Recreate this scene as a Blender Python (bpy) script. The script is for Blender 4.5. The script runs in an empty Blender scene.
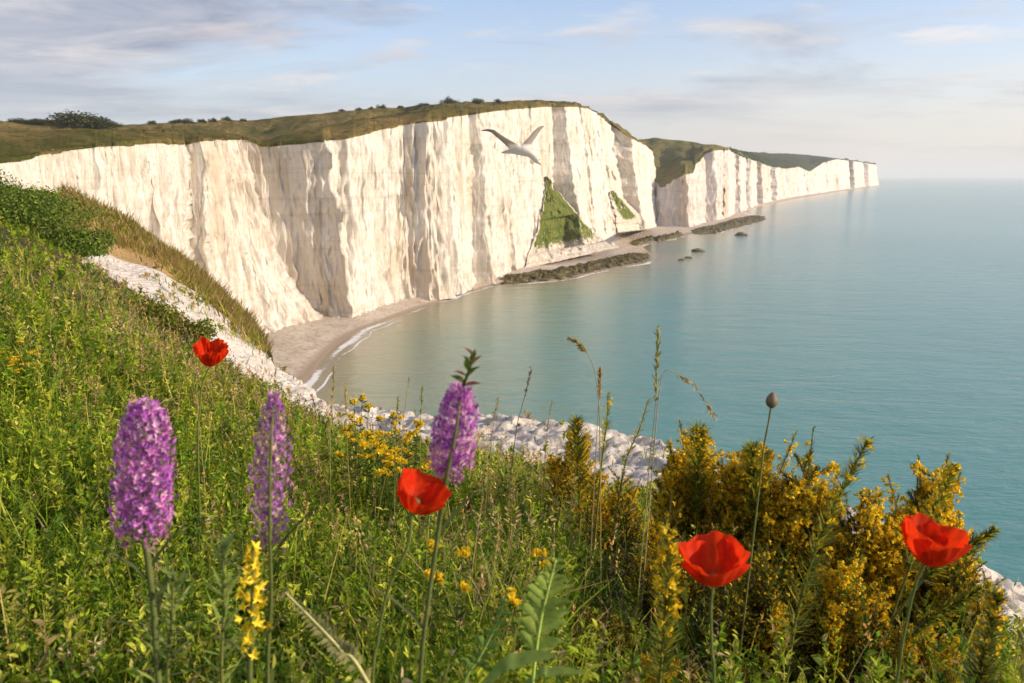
import bpy, bmesh, math, random
import numpy as np
from mathutils import Vector, Matrix, Euler, noise

random.seed(7)
RS = np.random.RandomState(11)
scene = bpy.context.scene
COL = scene.collection

# ------------------------------------------------------------------ camera
W, H = 1024, 683
F = 796.4
PITCH = math.atan((H / 2 - 176.0) / F)
CP, SP = math.cos(PITCH), math.sin(PITCH)
CAMZ = 60.0


def at(px, py, Y):
    """world point on the ray of a picture position at ground distance Y"""
    a = (px - W / 2) / F
    b = (H / 2 - py) / F
    k = Y / (CP + b * SP)
    return Vector((a * k, Y, CAMZ + k * (-SP + b * CP)))


def zrel(py, Y):
    b = (H / 2 - py) / F
    return Y * (-SP + b * CP) / (CP + b * SP)


def at_level(px, py, z):
    """point where the ray meets the level z"""
    a = (px - W / 2) / F
    b = (H / 2 - py) / F
    k = (z - CAMZ) / (-SP + b * CP)
    return Vector((a * k, k * (CP + b * SP), z))


def lerp(a, b, t):
    return a + (b - a) * t


def sstep(a, b, x):
    t = np.clip((x - a) / (b - a), 0, 1)
    return t * t * (3 - 2 * t)


def itab(tab, x):
    return float(np.interp(x, [q[0] for q in tab], [q[1] for q in tab]))


cam_d = bpy.data.cameras.new('camera')
cam = bpy.data.objects.new('camera', cam_d)
COL.objects.link(cam)
cam.location = (0, 0, CAMZ)
cam.rotation_euler = (math.pi / 2 - PITCH, 0, 0)
cam_d.sensor_width = 36
cam_d.lens = 36 * F / W
cam_d.clip_start = 0.02
cam_d.clip_end = 200000
cam_d.dof.use_dof = True
cam_d.dof.focus_distance = 3.8
cam_d.dof.aperture_fstop = 7.0
scene.camera = cam

# ------------------------------------------------------------------ light
SUN_EL = math.radians(20)
SUN_AZ = math.radians(103)      # clockwise from +Y (view direction): from the right
sv = Vector((math.sin(SUN_AZ) * math.cos(SUN_EL), math.cos(SUN_AZ) * math.cos(SUN_EL), math.sin(SUN_EL)))
sun_d = bpy.data.lights.new('sun', 'SUN')
sun_d.energy = 3.7
sun_d.angle = math.radians(0.55)
sun_d.color = (1.0, 0.82, 0.61)
sun = bpy.data.objects.new('sun', sun_d)
COL.objects.link(sun)
sun.location = (60, -10, 120)
sun.rotation_euler = (-sv).to_track_quat('-Z', 'Y').to_euler()

scene.view_settings.view_transform = 'Standard'
scene.view_settings.look = 'None'
scene.view_settings.gamma = 1
scene.view_settings.exposure = 0.56
scene.view_settings.use_curve_mapping = False


# ------------------------------------------------------------------ node helpers
class NT:
    def __init__(self, tree):
        self.t = tree
        self.n = tree.nodes
        self.l = tree.links

    def add(self, kind, **kw):
        nd = self.n.new(kind)
        for k, v in kw.items():
            setattr(nd, k, v)
        return nd

    def link(self, a, b):
        self.l.new(a, b)

    def math(self, op, a, b=None, clamp=False):
        nd = self.add('ShaderNodeMath', operation=op)
        nd.use_clamp = clamp
        for i, v in enumerate((a, b)):
            if v is None:
                continue
            if isinstance(v, (int, float)):
                nd.inputs[i].default_value = v
            else:
                self.link(v, nd.inputs[i])
        return nd.outputs[0]

    def mix(self, fac, a, b, blend='MIX'):
        nd = self.add('ShaderNodeMix', data_type='RGBA', blend_type=blend)
        for sock, v in ((nd.inputs[0], fac), (nd.inputs[6], a), (nd.inputs[7], b)):
            if isinstance(v, (int, float)):
                sock.default_value = v
            elif isinstance(v, (tuple, list)):
                sock.default_value = (*v[:3], 1)
            else:
                self.link(v, sock)
        return nd.outputs[2]

    def ramp(self, fac, stops):
        nd = self.add('ShaderNodeValToRGB')
        cr = nd.color_ramp
        while len(cr.elements) > 1:
            cr.elements.remove(cr.elements[-1])
        for i, (p, c) in enumerate(stops):
            e = cr.elements[0] if i == 0 else cr.elements.new(p)
            e.position = p
            e.color = (*c, 1) if isinstance(c, (tuple, list)) else (c, c, c, 1)
        self.link(fac, nd.inputs[0])
        return nd.outputs[0]

    def noise(self, vec, scale=1, detail=4, rough=0.55, dist=0.0):
        nd = self.add('ShaderNodeTexNoise')
        nd.inputs['Scale'].default_value = scale
        nd.inputs['Detail'].default_value = detail
        nd.inputs['Roughness'].default_value = rough
        nd.inputs['Distortion'].default_value = dist
        if vec is not None:
            self.link(vec, nd.inputs['Vector'])
        return nd.outputs['Fac']

    def mapping(self, vec, scale=(1, 1, 1), rot=(0, 0, 0), loc=(0, 0, 0)):
        nd = self.add('ShaderNodeMapping')
        nd.inputs['Scale'].default_value = scale
        nd.inputs['Rotation'].default_value = rot
        nd.inputs['Location'].default_value = loc
        self.link(vec, nd.inputs['Vector'])
        return nd.outputs[0]

    def bump(self, height, strength, dist, normal=None):
        nd = self.add('ShaderNodeBump')
        nd.inputs['Strength'].default_value = strength
        nd.inputs['Distance'].default_value = dist
        self.link(height, nd.inputs['Height'])
        if normal is not None:
            self.link(normal, nd.inputs['Normal'])
        return nd.outputs[0]


def new_mat(name):
    m = bpy.data.materials.new(name)
    m.use_nodes = True
    t = NT(m.node_tree)
    b = m.node_tree.nodes['Principled BSDF']
    out = m.node_tree.nodes['Material Output']
    return m, t, b, out


def obj_vec(t):
    return t.add('ShaderNodeTexCoord').outputs['Object']


# ------------------------------------------------------------------ materials
def mat_chalk(name, far=1.0, tint=(0.76, 0.71, 0.63)):
    m, t, b, o = new_mat(name)
    v = obj_vec(t)
    streak = t.noise(t.mapping(v, (0.16 / far, 0.16 / far, 0.018 / far)), 1, 6, 0.62, 0.4)
    fine = t.noise(t.mapping(v, (0.7 / far, 0.7 / far, 0.09 / far)), 1, 6, 0.65, 0.2)
    patch = t.noise(t.mapping(v, (0.035 / far, 0.035 / far, 0.02 / far)), 1, 4, 0.5)
    beds = t.noise(t.mapping(v, (0.01, 0.01, 0.55 / far)), 1, 3, 0.6)
    thin = t.noise(t.mapping(v, (0.55 / far, 0.55 / far, 0.035 / far)), 1, 5, 0.65, 0.5)
    mott = t.noise(t.mapping(v, (0.30 / far, 0.30 / far, 0.12 / far)), 1, 8, 0.72, 0.3)
    c = t.mix(t.ramp(streak, [(0.52, 0.0), (0.74, 0.85)]), tint, (0.60, 0.465, 0.31))
    c = t.mix(t.ramp(thin, [(0.52, 0.0), (0.68, 0.70)]), c, (0.50, 0.405, 0.295))
    c = t.mix(t.ramp(mott, [(0.53, 0.0), (0.72, 0.60)]), c, (0.42, 0.355, 0.275))
    c = t.mix(t.math('MULTIPLY', t.ramp(patch, [(0.50, 0.0), (0.66, 1.0)]), 0.55), c, (0.56, 0.45, 0.315))
    c = t.mix(t.math('MULTIPLY', t.ramp(fine, [(0.58, 0.0), (0.74, 1.0)]), 0.55), c, (0.40, 0.33, 0.25))
    c = t.mix(t.math('MULTIPLY', t.ramp(beds, [(0.54, 0.0), (0.66, 1.0)]), 0.30), c, (0.46, 0.39, 0.30))
    t.link(c, b.inputs['Base Color'])
    b.inputs['Roughness'].default_value = 0.95
    b.inputs['Specular IOR Level'].default_value = 0.1
    bn = t.bump(streak, 0.6, 3.0 * far)
    bn = t.bump(mott, 0.8, 1.8 * far, bn)
    bn = t.bump(thin, 0.7, 1.2 * far, bn)
    bn = t.bump(fine, 0.55, 0.9 * far, bn)
    bn = t.bump(t.noise(v, 1.4 / far, 5, 0.7), 0.4, 0.45 * far, bn)
    t.link(bn, b.inputs['Normal'])
    return m


def mat_ground():
    """near ground: soil, chalk and ochre subsoil by the zones kept on the mesh"""
    m, t, b, o = new_mat('headland_ground')
    v = obj_vec(t)
    at_ = t.add('ShaderNodeAttribute', attribute_name='zone')
    sep = t.add('ShaderNodeSeparateColor')
    t.link(at_.outputs['Color'], sep.inputs[0])
    n1 = t.noise(v, 1.6, 8, 0.65)
    n2 = t.noise(v, 14, 6, 0.7)
    n0 = t.noise(v, 0.5, 5, 0.6)
    soil = t.mix(n1, (0.035, 0.045, 0.012), (0.10, 0.085, 0.03))
    chalk = t.ramp(n1, [(0.22, (0.52, 0.46, 0.385)), (0.58, (0.72, 0.655, 0.57))])
    chalk = t.mix(t.ramp(n2, [(0.55, 0.0), (0.72, 0.5)]), chalk, (0.42, 0.34, 0.25))
    ochre = t.mix(n1, (0.34, 0.19, 0.06), (0.50, 0.36, 0.17))
    edge = t.math('ADD', sep.outputs[0], t.math('MULTIPLY', t.math('SUBTRACT', n0, 0.5), 0.9))
    edge = t.math('ADD', edge, t.math('MULTIPLY', t.math('SUBTRACT', n2, 0.5), 0.5))
    fac = t.ramp(edge, [(0.42, 0.0), (0.55, 1.0)])
    oe = t.math('ADD', sep.outputs[1], t.math('MULTIPLY', t.math('SUBTRACT', n1, 0.5), 0.9))
    c = t.mix(t.ramp(oe, [(0.40, 0.0), (0.6, 1.0)]), soil, ochre)
    c = t.mix(fac, c, chalk)
    t.link(c, b.inputs['Base Color'])
    b.inputs['Roughness'].default_value = 0.95
    b.inputs['Specular IOR Level'].default_value = 0.1
    vor = t.add('ShaderNodeTexVoronoi', feature='F1')
    t.link(t.mix(0.25, v, t.add('ShaderNodeTexNoise').outputs['Color']), vor.inputs['Vector'])
    vor.inputs['Scale'].default_value = 13
    bn = t.bump(vor.outputs['Distance'], 0.6, 0.07)
    bn = t.bump(n2, 0.7, 0.05, bn)
    bn = t.bump(t.noise(v, 38, 5, 0.75), 0.6, 0.016, bn)
    t.link(bn, b.inputs['Normal'])
    return m


def mat_turf(name, a, bcol, c3, scale=1.0):
    m, t, b, o = new_mat(name)
    v = obj_vec(t)
    n1 = t.noise(v, 0.022 / scale, 6, 0.65, 0.5)
    n2 = t.noise(v, 0.25 / scale, 6, 0.7)
    n3 = t.noise(v, 1.2 / scale, 4, 0.7)
    c = t.mix(t.ramp(n1, [(0.36, 0.0), (0.62, 1.0)]), a, bcol)
    c = t.mix(t.ramp(n2, [(0.48, 0.0), (0.68, 0.85)]), c, c3)
    c = t.mix(t.math('MULTIPLY', t.ramp(n3, [(0.5, 0.0), (0.7, 1.0)]), 0.5), c, tuple(x * 0.5 for x in a))
    t.link(c, b.inputs['Base Color'])
    b.inputs['Roughness'].default_value = 1
    b.inputs['Specular IOR Level'].default_value = 0.05
    bn = t.bump(t.noise(v, 0.09 / scale, 4, 0.6), 1.0, 6.0 * scale)
    bn = t.bump(n2, 1.0, 3.0 * scale, bn)
    bn = t.bump(n3, 0.9, 0.9 * scale, bn)
    t.link(bn, b.inputs['Normal'])
    return m


def mat_simple(name, c1, c2, scale, rough=0.9, bump=0.5, bdist=0.3, spec=0.2, detail=6):
    m, t, b, o = new_mat(name)
    v = obj_vec(t)
    n = t.noise(v, scale, detail, 0.65)
    t.link(t.mix(t.ramp(n, [(0.35, 0.0), (0.65, 1.0)]), c1, c2), b.inputs['Base Color'])
    b.inputs['Roughness'].default_value = rough
    b.inputs['Specular IOR Level'].default_value = spec
    if bump:
        t.link(t.bump(t.noise(v, scale * 3, 5, 0.7), bump, bdist), b.inputs['Normal'])
    return m


def mat_leaf(name, trans=0.35, rough=0.55, spec=0.25, tboost=1.25):
    """leaf, petal and stem material; the thing's own colour is kept per vertex in 'col'"""
    m, t, b, o = new_mat(name)
    at_ = t.add('ShaderNodeAttribute', attribute_name='col')
    v = obj_vec(t)
    n = t.noise(v, 60, 3, 0.6)
    c = t.mix(1.0, at_.outputs['Color'], t.ramp(n, [(0.3, 0.78), (0.7, 1.18)]), 'MULTIPLY')
    t.link(c, b.inputs['Base Color'])
    b.inputs['Roughness'].default_value = rough
    b.inputs['Specular IOR Level'].default_value = spec
    tr = t.add('ShaderNodeBsdfTranslucent')
    t.link(t.mix(1.0, c, (tboost, tboost, tboost * 0.75), 'MULTIPLY'), tr.inputs['Color'])
    mx = t.add('ShaderNodeMixShader')
    mx.inputs[0].default_value = trans
    t.link(b.outputs[0], mx.inputs[1])
    t.link(tr.outputs[0], mx.inputs[2])
    t.link(mx.outputs[0], o.inputs['Surface'])
    return m


def mat_sea():
    m, t, b, o = new_mat('sea_water')
    v = obj_vec(t)
    sh = t.add('ShaderNodeAttribute', attribute_name='shallow').outputs['Fac']
    n = t.noise(t.mapping(v, (0.004, 0.0016, 1)), 1, 4, 0.5)
    deep = t.mix(t.ramp(n, [(0.35, 0.0), (0.65, 1.0)]), (0.075, 0.235, 0.215), (0.105, 0.28, 0.25))
    f = t.math('ADD', sh, t.math('MULTIPLY', t.math('SUBTRACT', t.noise(t.mapping(v, (0.02, 0.02, 1)), 1, 4), 0.5), 0.35))
    c = t.mix(t.ramp(f, [(0.18, 0.0), (0.8, 1.0)]), deep, (0.26, 0.27, 0.17))
    c = t.mix(t.ramp(f, [(0.80, 0.0), (1.05, 1.0)]), c, (0.30, 0.25, 0.17))
    t.link(c, b.inputs['Base Color'])
    b.inputs['Roughness'].default_value = 0.16
    b.inputs['IOR'].default_value = 1.33
    w1 = t.noise(t.mapping(v, (0.16, 0.42, 1), (0, 0, 0.35)), 1, 5, 0.6, 0.3)
    w2 = t.noise(t.mapping(v, (0.035, 0.09, 1), (0, 0, 0.2)), 1, 4, 0.55)
    w3 = t.noise(t.mapping(v, (0.7, 1.6, 1), (0, 0, 0.5)), 1, 3, 0.6)
    bn = t.bump(w2, 0.35, 2.2)
    bn = t.bump(w1, 0.55, 0.75, bn)
    bn = t.bump(w3, 0.4, 0.16, bn)
    t.link(bn, b.inputs['Normal'])
    return m


def mat_foam():
    m, t, b, o = new_mat('surf_foam')
    v = obj_vec(t)
    at_ = t.add('ShaderNodeAttribute', attribute_name='dens').outputs['Fac']
    n = t.noise(v, 0.28, 9, 0.78, 1.5)
    f = t.math('ADD', n, t.math('MULTIPLY', t.math('SUBTRACT', at_, 0.5), 0.75))
    fac = t.ramp(f, [(0.52, 0.0), (0.70, 0.9)])
    b.inputs['Base Color'].default_value = (0.75, 0.76, 0.75, 1)
    b.inputs['Roughness'].default_value = 0.8
    tr = t.add('ShaderNodeBsdfTransparent')
    mx = t.add('ShaderNodeMixShader')
    t.link(fac, mx.inputs[0])
    t.link(tr.outputs[0], mx.inputs[1])
    t.link(b.outputs[0], mx.inputs[2])
    t.link(mx.outputs[0], o.inputs['Surface'])
    return m


M = {}
M['chalk'] = mat_chalk('weathered_chalk')
M['chalk_far'] = mat_chalk('distant_chalk', 2.2, (0.73, 0.67, 0.63))
M['ground'] = mat_ground()
M['turf'] = mat_turf('clifftop_turf', (0.105, 0.11, 0.026), (0.32, 0.225, 0.08), (0.055, 0.065, 0.018))
M['turf_far'] = mat_turf('valley_turf', (0.17, 0.18, 0.05), (0.32, 0.25, 0.10), (0.10, 0.12, 0.035), 2.0)
M['turf_dist'] = mat_turf('distant_turf', (0.05, 0.08, 0.035), (0.08, 0.10, 0.04), (0.03, 0.055, 0.025), 8.0)
M['talus'] = mat_turf('talus_grass', (0.085, 0.125, 0.018), (0.17, 0.17, 0.05), (0.05, 0.075, 0.014), 0.35)
M['shingle'] = mat_simple('beach_shingle', (0.30, 0.235, 0.165), (0.40, 0.33, 0.25), 0.12, 0.95, 0.4, 0.3)
M['weed_rock'] = mat_simple('weedy_rock', (0.035, 0.03, 0.012), (0.20, 0.16, 0.055), 0.35, 0.7, 0.9, 0.9)
M['boulder'] = mat_simple('chalk_rubble', (0.50, 0.43, 0.33), (0.76, 0.70, 0.60), 0.3, 0.95, 0.6, 0.5)
M['sea'] = mat_sea()
M['foam'] = mat_foam()
M['leaf'] = mat_leaf('leaf', 0.45, 0.6, 0.2)
M['stem'] = mat_leaf('stem', 0.10, 0.55, 0.3)
M['bush'] = mat_leaf('bush_leaf', 0.25, 0.7, 0.15)
M['petal'] = mat_leaf('petal', 0.45, 0.6, 0.12, 1.15)
M['floret'] = mat_leaf('floret', 0.35, 0.55, 0.25, 1.15)
M['woody'] = mat_leaf('woody_twig', 0.0, 0.85, 0.1)


# ------------------------------------------------------------------ mesh helpers
def tag(o, label=None, cat=None, group=None, kind=None):
    if label:
        o['label'] = label
    if cat:
        o['category'] = cat
    if group:
        o['group'] = group
    if kind:
        o['kind'] = kind
    return o


def empty(name, loc, label, cat, group=None, rz=0.0):
    o = bpy.data.objects.new(name, None)
    COL.objects.link(o)
    o.empty_display_size = 0.05
    o.location = loc
    o.rotation_euler = (0, 0, rz)
    return tag(o, label, cat, group)


def link_mesh(name, me, mat, parent=None, smooth=False):
    o = bpy.data.objects.new(name, me)
    COL.objects.link(o)
    if mat is not None and len(me.materials) == 0:
        me.materials.append(mat)
    if parent is not None:
        o.parent = parent
    if smooth:
        me.polygons.foreach_set('use_smooth', [True] * len(me.polygons))
    return o


def np_mesh(name, verts, quads, cols=None):
    verts = np.asarray(verts, dtype=np.float32).reshape(-1, 3)
    quads = np.asarray(quads, dtype=np.int32).reshape(-1, 4)
    me = bpy.data.meshes.new(name)
    me.vertices.add(len(verts))
    me.vertices.foreach_set('co', verts.ravel())
    me.loops.add(len(quads) * 4)
    me.loops.foreach_set('vertex_index', quads.ravel())
    me.polygons.add(len(quads))
    me.polygons.foreach_set('loop_start', np.arange(0, len(quads) * 4, 4, dtype=np.int32))
    if cols is not None:
        set_col(me, cols)
    me.update(calc_edges=True)
    return me


def set_col(me, cols, name='col'):
    a = me.attributes.new(name, 'FLOAT_COLOR', 'POINT')
    c = np.ones((len(me.vertices), 4), dtype=np.float32)
    c[:, :3] = np.asarray(cols, dtype=np.float32).reshape(-1, 3)
    a.data.foreach_set('color', c.ravel())


def grid_quads(nr, nc):
    i = np.arange((nr - 1) * (nc - 1))
    r, c = i // (nc - 1), i % (nc - 1)
    a = r * nc + c
    return np.stack([a, a + 1, a + nc + 1, a + nc], 1)


class MB:
    """collects quads with a colour per vertex"""

    def __init__(self):
        self.v, self.q, self.c, self.n = [], [], [], 0

    def add(self, verts, quads, cols):
        verts = np.asarray(verts, dtype=np.float32).reshape(-1, 3)
        self.v.append(verts)
        self.q.append(np.asarray(quads, dtype=np.int64).reshape(-1, 4) + self.n)
        c = np.asarray(cols, dtype=np.float32)
        if c.ndim == 1:
            c = np.repeat(c[None, :], len(verts), 0)
        self.c.append(c.reshape(-1, 3))
        self.n += len(verts)

    def tube(self, pts, radii, col, n=6, col2=None):
        pts = [Vector(p) for p in pts]
        m = len(pts)
        if isinstance(radii, (int, float)):
            radii = [radii] * m
        vs, cs = [], []
        up = Vector((0.31, 0.93, 0.17)).normalized()
        for i, p in enumerate(pts):
            d = (pts[min(i + 1, m - 1)] - pts[max(i - 1, 0)]).normalized()
            a = d.cross(up)
            if a.length < 1e-3:
                a = d.cross(Vector((1, 0, 0)))
            a.normalize()
            bb = d.cross(a)
            for k in range(n):
                th = 2 * math.pi * k / n
                vs.append(p + (a * math.cos(th) + bb * math.sin(th)) * radii[i])
                cs.append(lerp(np.array(col), np.array(col2), i / (m - 1)) if col2 is not None else col)
        qs = []
        for i in range(m - 1):
            for k in range(n):
                k2 = (k + 1) % n
                qs.append((i * n + k, i * n + k2, (i + 1) * n + k2, (i + 1) * n + k))
        # caps
        for base, flip in ((0, 1), ((m - 1) * n, 0)):
            for k in range(1, n - 1, 2):
                q = (base, base + k, base + k + 1, base + (k + 2) % n)
                qs.append(q[::-1] if flip else q)
        self.add([tuple(v) for v in vs], qs, np.array(cs))

    def blades(self, P, D, U, L, Wd, C, curve=0.3, seg=3, tipc=1.15):
        """many blades at once: P base, D direction, U side bend direction, L length, Wd width, C colour"""
        P, D, U = (np.asarray(x, dtype=np.float64).reshape(-1, 3) for x in (P, D, U))
        n = len(P)
        L = np.broadcast_to(np.asarray(L, dtype=np.float64), (n,))
        Wd = np.broadcast_to(np.asarray(Wd, dtype=np.float64), (n,))
        C = np.broadcast_to(np.asarray(C, dtype=np.float64), (n, 3))
        curve = np.broadcast_to(np.asarray(curve, dtype=np.float64), (n,))
        S = np.cross(D, U)
        S /= np.linalg.norm(S, axis=1, keepdims=True) + 1e-9
        prof = {3: [0.8, 1.0, 0.7, 0.06], 2: [0.6, 1.0, 0.05], 1: [1, 0.05]}[seg]
        vv, cc = [], []
        for i in range(seg + 1):
            s = i / seg
            ctr = P + D * (L * s)[:, None] + U * (L * curve * s * s)[:, None]
            for sg in (-1, 1):
                vv.append(ctr + S * (Wd * 0.5 * prof[i] * sg)[:, None])
                cc.append(C * lerp(0.85, tipc, s))
        V = np.stack(vv, 1).reshape(-1, 3)
        Cc = np.stack(cc, 1).reshape(-1, 3)
        k = 2 * (seg + 1)
        q = np.array([[2 * i, 2 * i + 1, 2 * i + 3, 2 * i + 2] for i in range(seg)])
        Q = (np.arange(n)[:, None, None] * k + q[None]).reshape(-1, 4)
        self.add(V, Q, Cc)

    def leaves(self, P, D, N, L, Wd, C, fold=0.25, tip=0.62):
        """many pointed leaves, folded along the midrib: D direction, N face normal"""
        P, D, N = (np.asarray(x, dtype=np.float64).reshape(-1, 3) for x in (P, D, N))
        n = len(P)
        L = np.broadcast_to(np.asarray(L, dtype=np.float64), (n,))[:, None]
        Wd = np.broadcast_to(np.asarray(Wd, dtype=np.float64), (n,))[:, None]
        C = np.broadcast_to(np.asarray(C, dtype=np.float64), (n, 3))
        S = np.cross(D, N)
        S /= np.linalg.norm(S, axis=1, keepdims=True) + 1e-9
        N2 = np.cross(S, D)
        N2 /= np.linalg.norm(N2, axis=1, keepdims=True) + 1e-9
        up = N2 * Wd * fold
        b = P
        r1 = P + D * L * 0.3 + S * Wd * 0.48 + up
        r2 = P + D * L * tip + S * Wd * 0.40 + up - N2 * L * 0.04
        tp = P + D * L - N2 * L * 0.16
        l2 = P + D * L * tip - S * Wd * 0.40 + up - N2 * L * 0.04
        l1 = P + D * L * 0.3 - S * Wd * 0.48 + up
        V = np.stack([b, r1, r2, tp, l2, l1], 1).reshape(-1, 3)
        Cc = np.stack([C * 0.9, C, C * 1.05, C * 1.1, C * 1.05, C], 1).reshape(-1, 3)
        q = np.array([[0, 1, 2, 3], [0, 3, 4, 5]])
        Q = (np.arange(n)[:, None, None] * 6 + q[None]).reshape(-1, 4)
        self.add(V, Q, Cc)

    def mesh(self, name):
        return np_mesh(name, np.concatenate(self.v), np.concatenate(self.q), np.concatenate(self.c))

    def build(self, name, mat, parent=None, smooth=False):
        return link_mesh(name, self.mesh(name), mat, parent, smooth)


def rand_unit(n):
    v = RS.normal(size=(n, 3))
    return v / np.linalg.norm(v, axis=1, keepdims=True)


def unit(v):
    return v / (np.linalg.norm(v, axis=-1, keepdims=True) + 1e-9)


def fnoise(p, s):
    return noise.noise(Vector((p[0] / s[0], p[1] / s[1], p[2] / s[2])))


def ridged(p, s):
    return 1 - abs(2.2 * fnoise(p, s))


# ------------------------------------------------------------------ chalk cliffs
def build_cliff(name, us, baseY, topx, toppy, strips, rows, batter, amp, mat, label, zbot=0.6, tex=1.0, wob=1.0):
    """columns run along the shore; the face steps in and out where the bays and buttresses are"""
    us = np.asarray(us)
    # thin flutes between the big steps
    rf = random.Random(len(us))
    full = []
    for ks, st_ in enumerate(strips):
        lo0, lo1 = (full[-1][1], full[-1][3]) if full else (0, 0)
        if full and st_[0] > 640 * (tex > 2) and st_[0] > 110:
            u0, u1 = lo0 + 1.0 * wob, lo1 + 1.0 * wob
            gap0, gap1 = st_[0] - lo0, st_[2] - lo1
            nfl = int(max(gap0, gap1) / (3.4 * wob))
            for q_ in range(nfl):
                f0 = (q_ + rf.uniform(0.15, 0.5)) / nfl
                wd_ = rf.uniform(0.7, 1.9) * wob
                full.append((lo0 + gap0 * f0, min(lo0 + gap0 * f0 + wd_, st_[0] - 0.2), lo1 + gap1 * f0, min(lo1 + gap1 * f0 + wd_, st_[2] - 0.2), 1))
        full.append((*st_, 0))
    strips = full

    cache = {}

    def saw(u, t):
        if t in cache:
            return float(np.interp(u, *cache[t]))
        # strips: (a_bottom, b_bottom, a_top, b_top) faces turned away from the sea
        xs, ys = [us[0] - 1], [0.0]
        for ks, (a0, b0, a1, b1, thin_) in enumerate(strips):
            tt = t ** 0.7
            a, b = lerp(a0, a1, tt), lerp(b0, b1, tt)
            wid = b0 - a0
            a += (0.10 * wid + 0.5) * noise.noise(Vector((ks * 3.7, t * 5, 0))) * wob + 0.8 * wob * noise.noise(Vector((ks * 3.7, t * 17, 0)))
            b += (0.10 * wid + 0.5) * noise.noise(Vector((ks * 3.7, t * 5, 40))) * wob + 0.8 * wob * noise.noise(Vector((ks * 3.7, t * 17, 60)))
            b = max(b, a + 0.3)
            if ks and a <= xs[-1] + 0.1:
                a = xs[-1] + 0.1
                b = max(b, a + 0.3)
            Ya, Yb = itab(baseY, a), itab(baseY, b)
            d = 0.5 * ((Yb - Ya) + (0.17 if wid > 25 else 0.12) * (b - a) * Ya / F)
            if thin_:
                d *= min(1.1, max(0.0, 0.5 + 1.7 * noise.noise(Vector((ks * 5.1, t * 4.5, 90)))))
            elif wid < 12 * wob:
                d *= min(1.0, max(0.12, 0.75 + 1.1 * noise.noise(Vector((ks * 5.1, t * 2.3, 90)))))
            xs += [a, b]
            ys += [d, -d]
        xs.append(us[-1] + 1)
        ys.append(0.0)
        cache[t] = (np.array(xs), np.array(ys))
        return float(np.interp(u, xs, ys))

    nc = len(us)
    V = np.zeros((rows, nc, 3))
    for j, u in enumerate(us):
        pt = itab(topx, u)
        Yb = itab(baseY, u)
        # smooth plan normal
        p0, p1 = at(u - 4, 200, itab(baseY, u - 4)), at(u + 4, 200, itab(baseY, u + 4))
        d = Vector((p1.x - p0.x, p1.y - p0.y, 0))
        if d.length < 1e-4:
            d = Vector((0.2, 1, 0))
        d.normalize()
        nrm = Vector((d.y, -d.x, 0))
        ztop = at(pt, itab(toppy, pt), Yb + saw(u, 1.0) + batter).z
        h = ztop - zbot
        for i in range(rows):
            t = i / (rows - 1)
            z = zbot + h * t
            px = lerp(u, pt, t ** 0.8)
            Y = Yb + saw(u, t) + batter * t
            # x from the ray through the column at this distance
            p = Vector((0, Y, z))
            # exact column: solve for the ray's height
            tanv = (z - CAMZ) / Y
            bb = (tanv * CP + SP) / (CP - tanv * SP)
            p.x = (px - W / 2) / F * Y / (CP + bb * SP)
            q = (p.x, p.y, z)
            s = tex
            dsp = amp * (1.15 * ridged(q, (7 * s, 7 * s, 70 * s)) - 0.5)
            dsp += amp * 0.75 * fnoise(q, (16 * s, 16 * s, 60 * s))
            dsp += amp * 1.0 * ridged((q[0] + 37, q[1], q[2]), (2.8 * s, 2.8 * s, 20 * s))
            dsp += amp * 0.6 * fnoise(q, (1.5 * s, 1.5 * s, 5 * s))
            dsp += amp * 0.5 * ridged((q[0] + 11, q[1], q[2]), (4 * s, 4 * s, 7 * s)) - 0.2 * amp
            dsp *= 0.55 + 0.45 * min(1, (1 - t) * 12)
            # foot of the face: fallen, rounded
            dsp += amp * 1.4 * max(0, 1 - t * 9) ** 2 * (0.6 + fnoise(q, (9 * s, 9 * s, 9 * s)))
            p += nrm * dsp
            V[i, j] = p
    top = V[-1].copy()
    # closing column and back so that the mass is solid
    Vb = V.reshape(-1, 3)
    quads = grid_quads(rows, nc)
    me = np_mesh(name, Vb, quads)
    o = link_mesh(name, me, mat, None, True)
    tag(o, label, 'cliff', None, 'structure')
    # end wall going inland at the far end
    return o, top


def end_return(V_o, rows, nc, depth):
    """adds a face turning inland at the last column"""
    me = V_o.data
    bm = bmesh.new()
    bm.from_mesh(me)
    bm.verts.ensure_lookup_table()
    prev = [bm.verts[i * nc + nc - 1] for i in range(rows)]
    for k in (1, 2, 3):
        cur = []
        for v in prev:
            cur.append(bm.verts.new((v.co.x - depth * 0.35 * 0.33, v.co.y + depth * 0.33, v.co.z)))
        for i in range(rows - 1):
            bm.faces.new((prev[i], cur[i], cur[i + 1], prev[i + 1]))
        prev = cur
    for f in bm.faces:
        f.smooth = True
    bm.to_mesh(me)
    bm.free()


def Yat(px, py, z=0.8):
    return at_level(px, py, z).y


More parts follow.
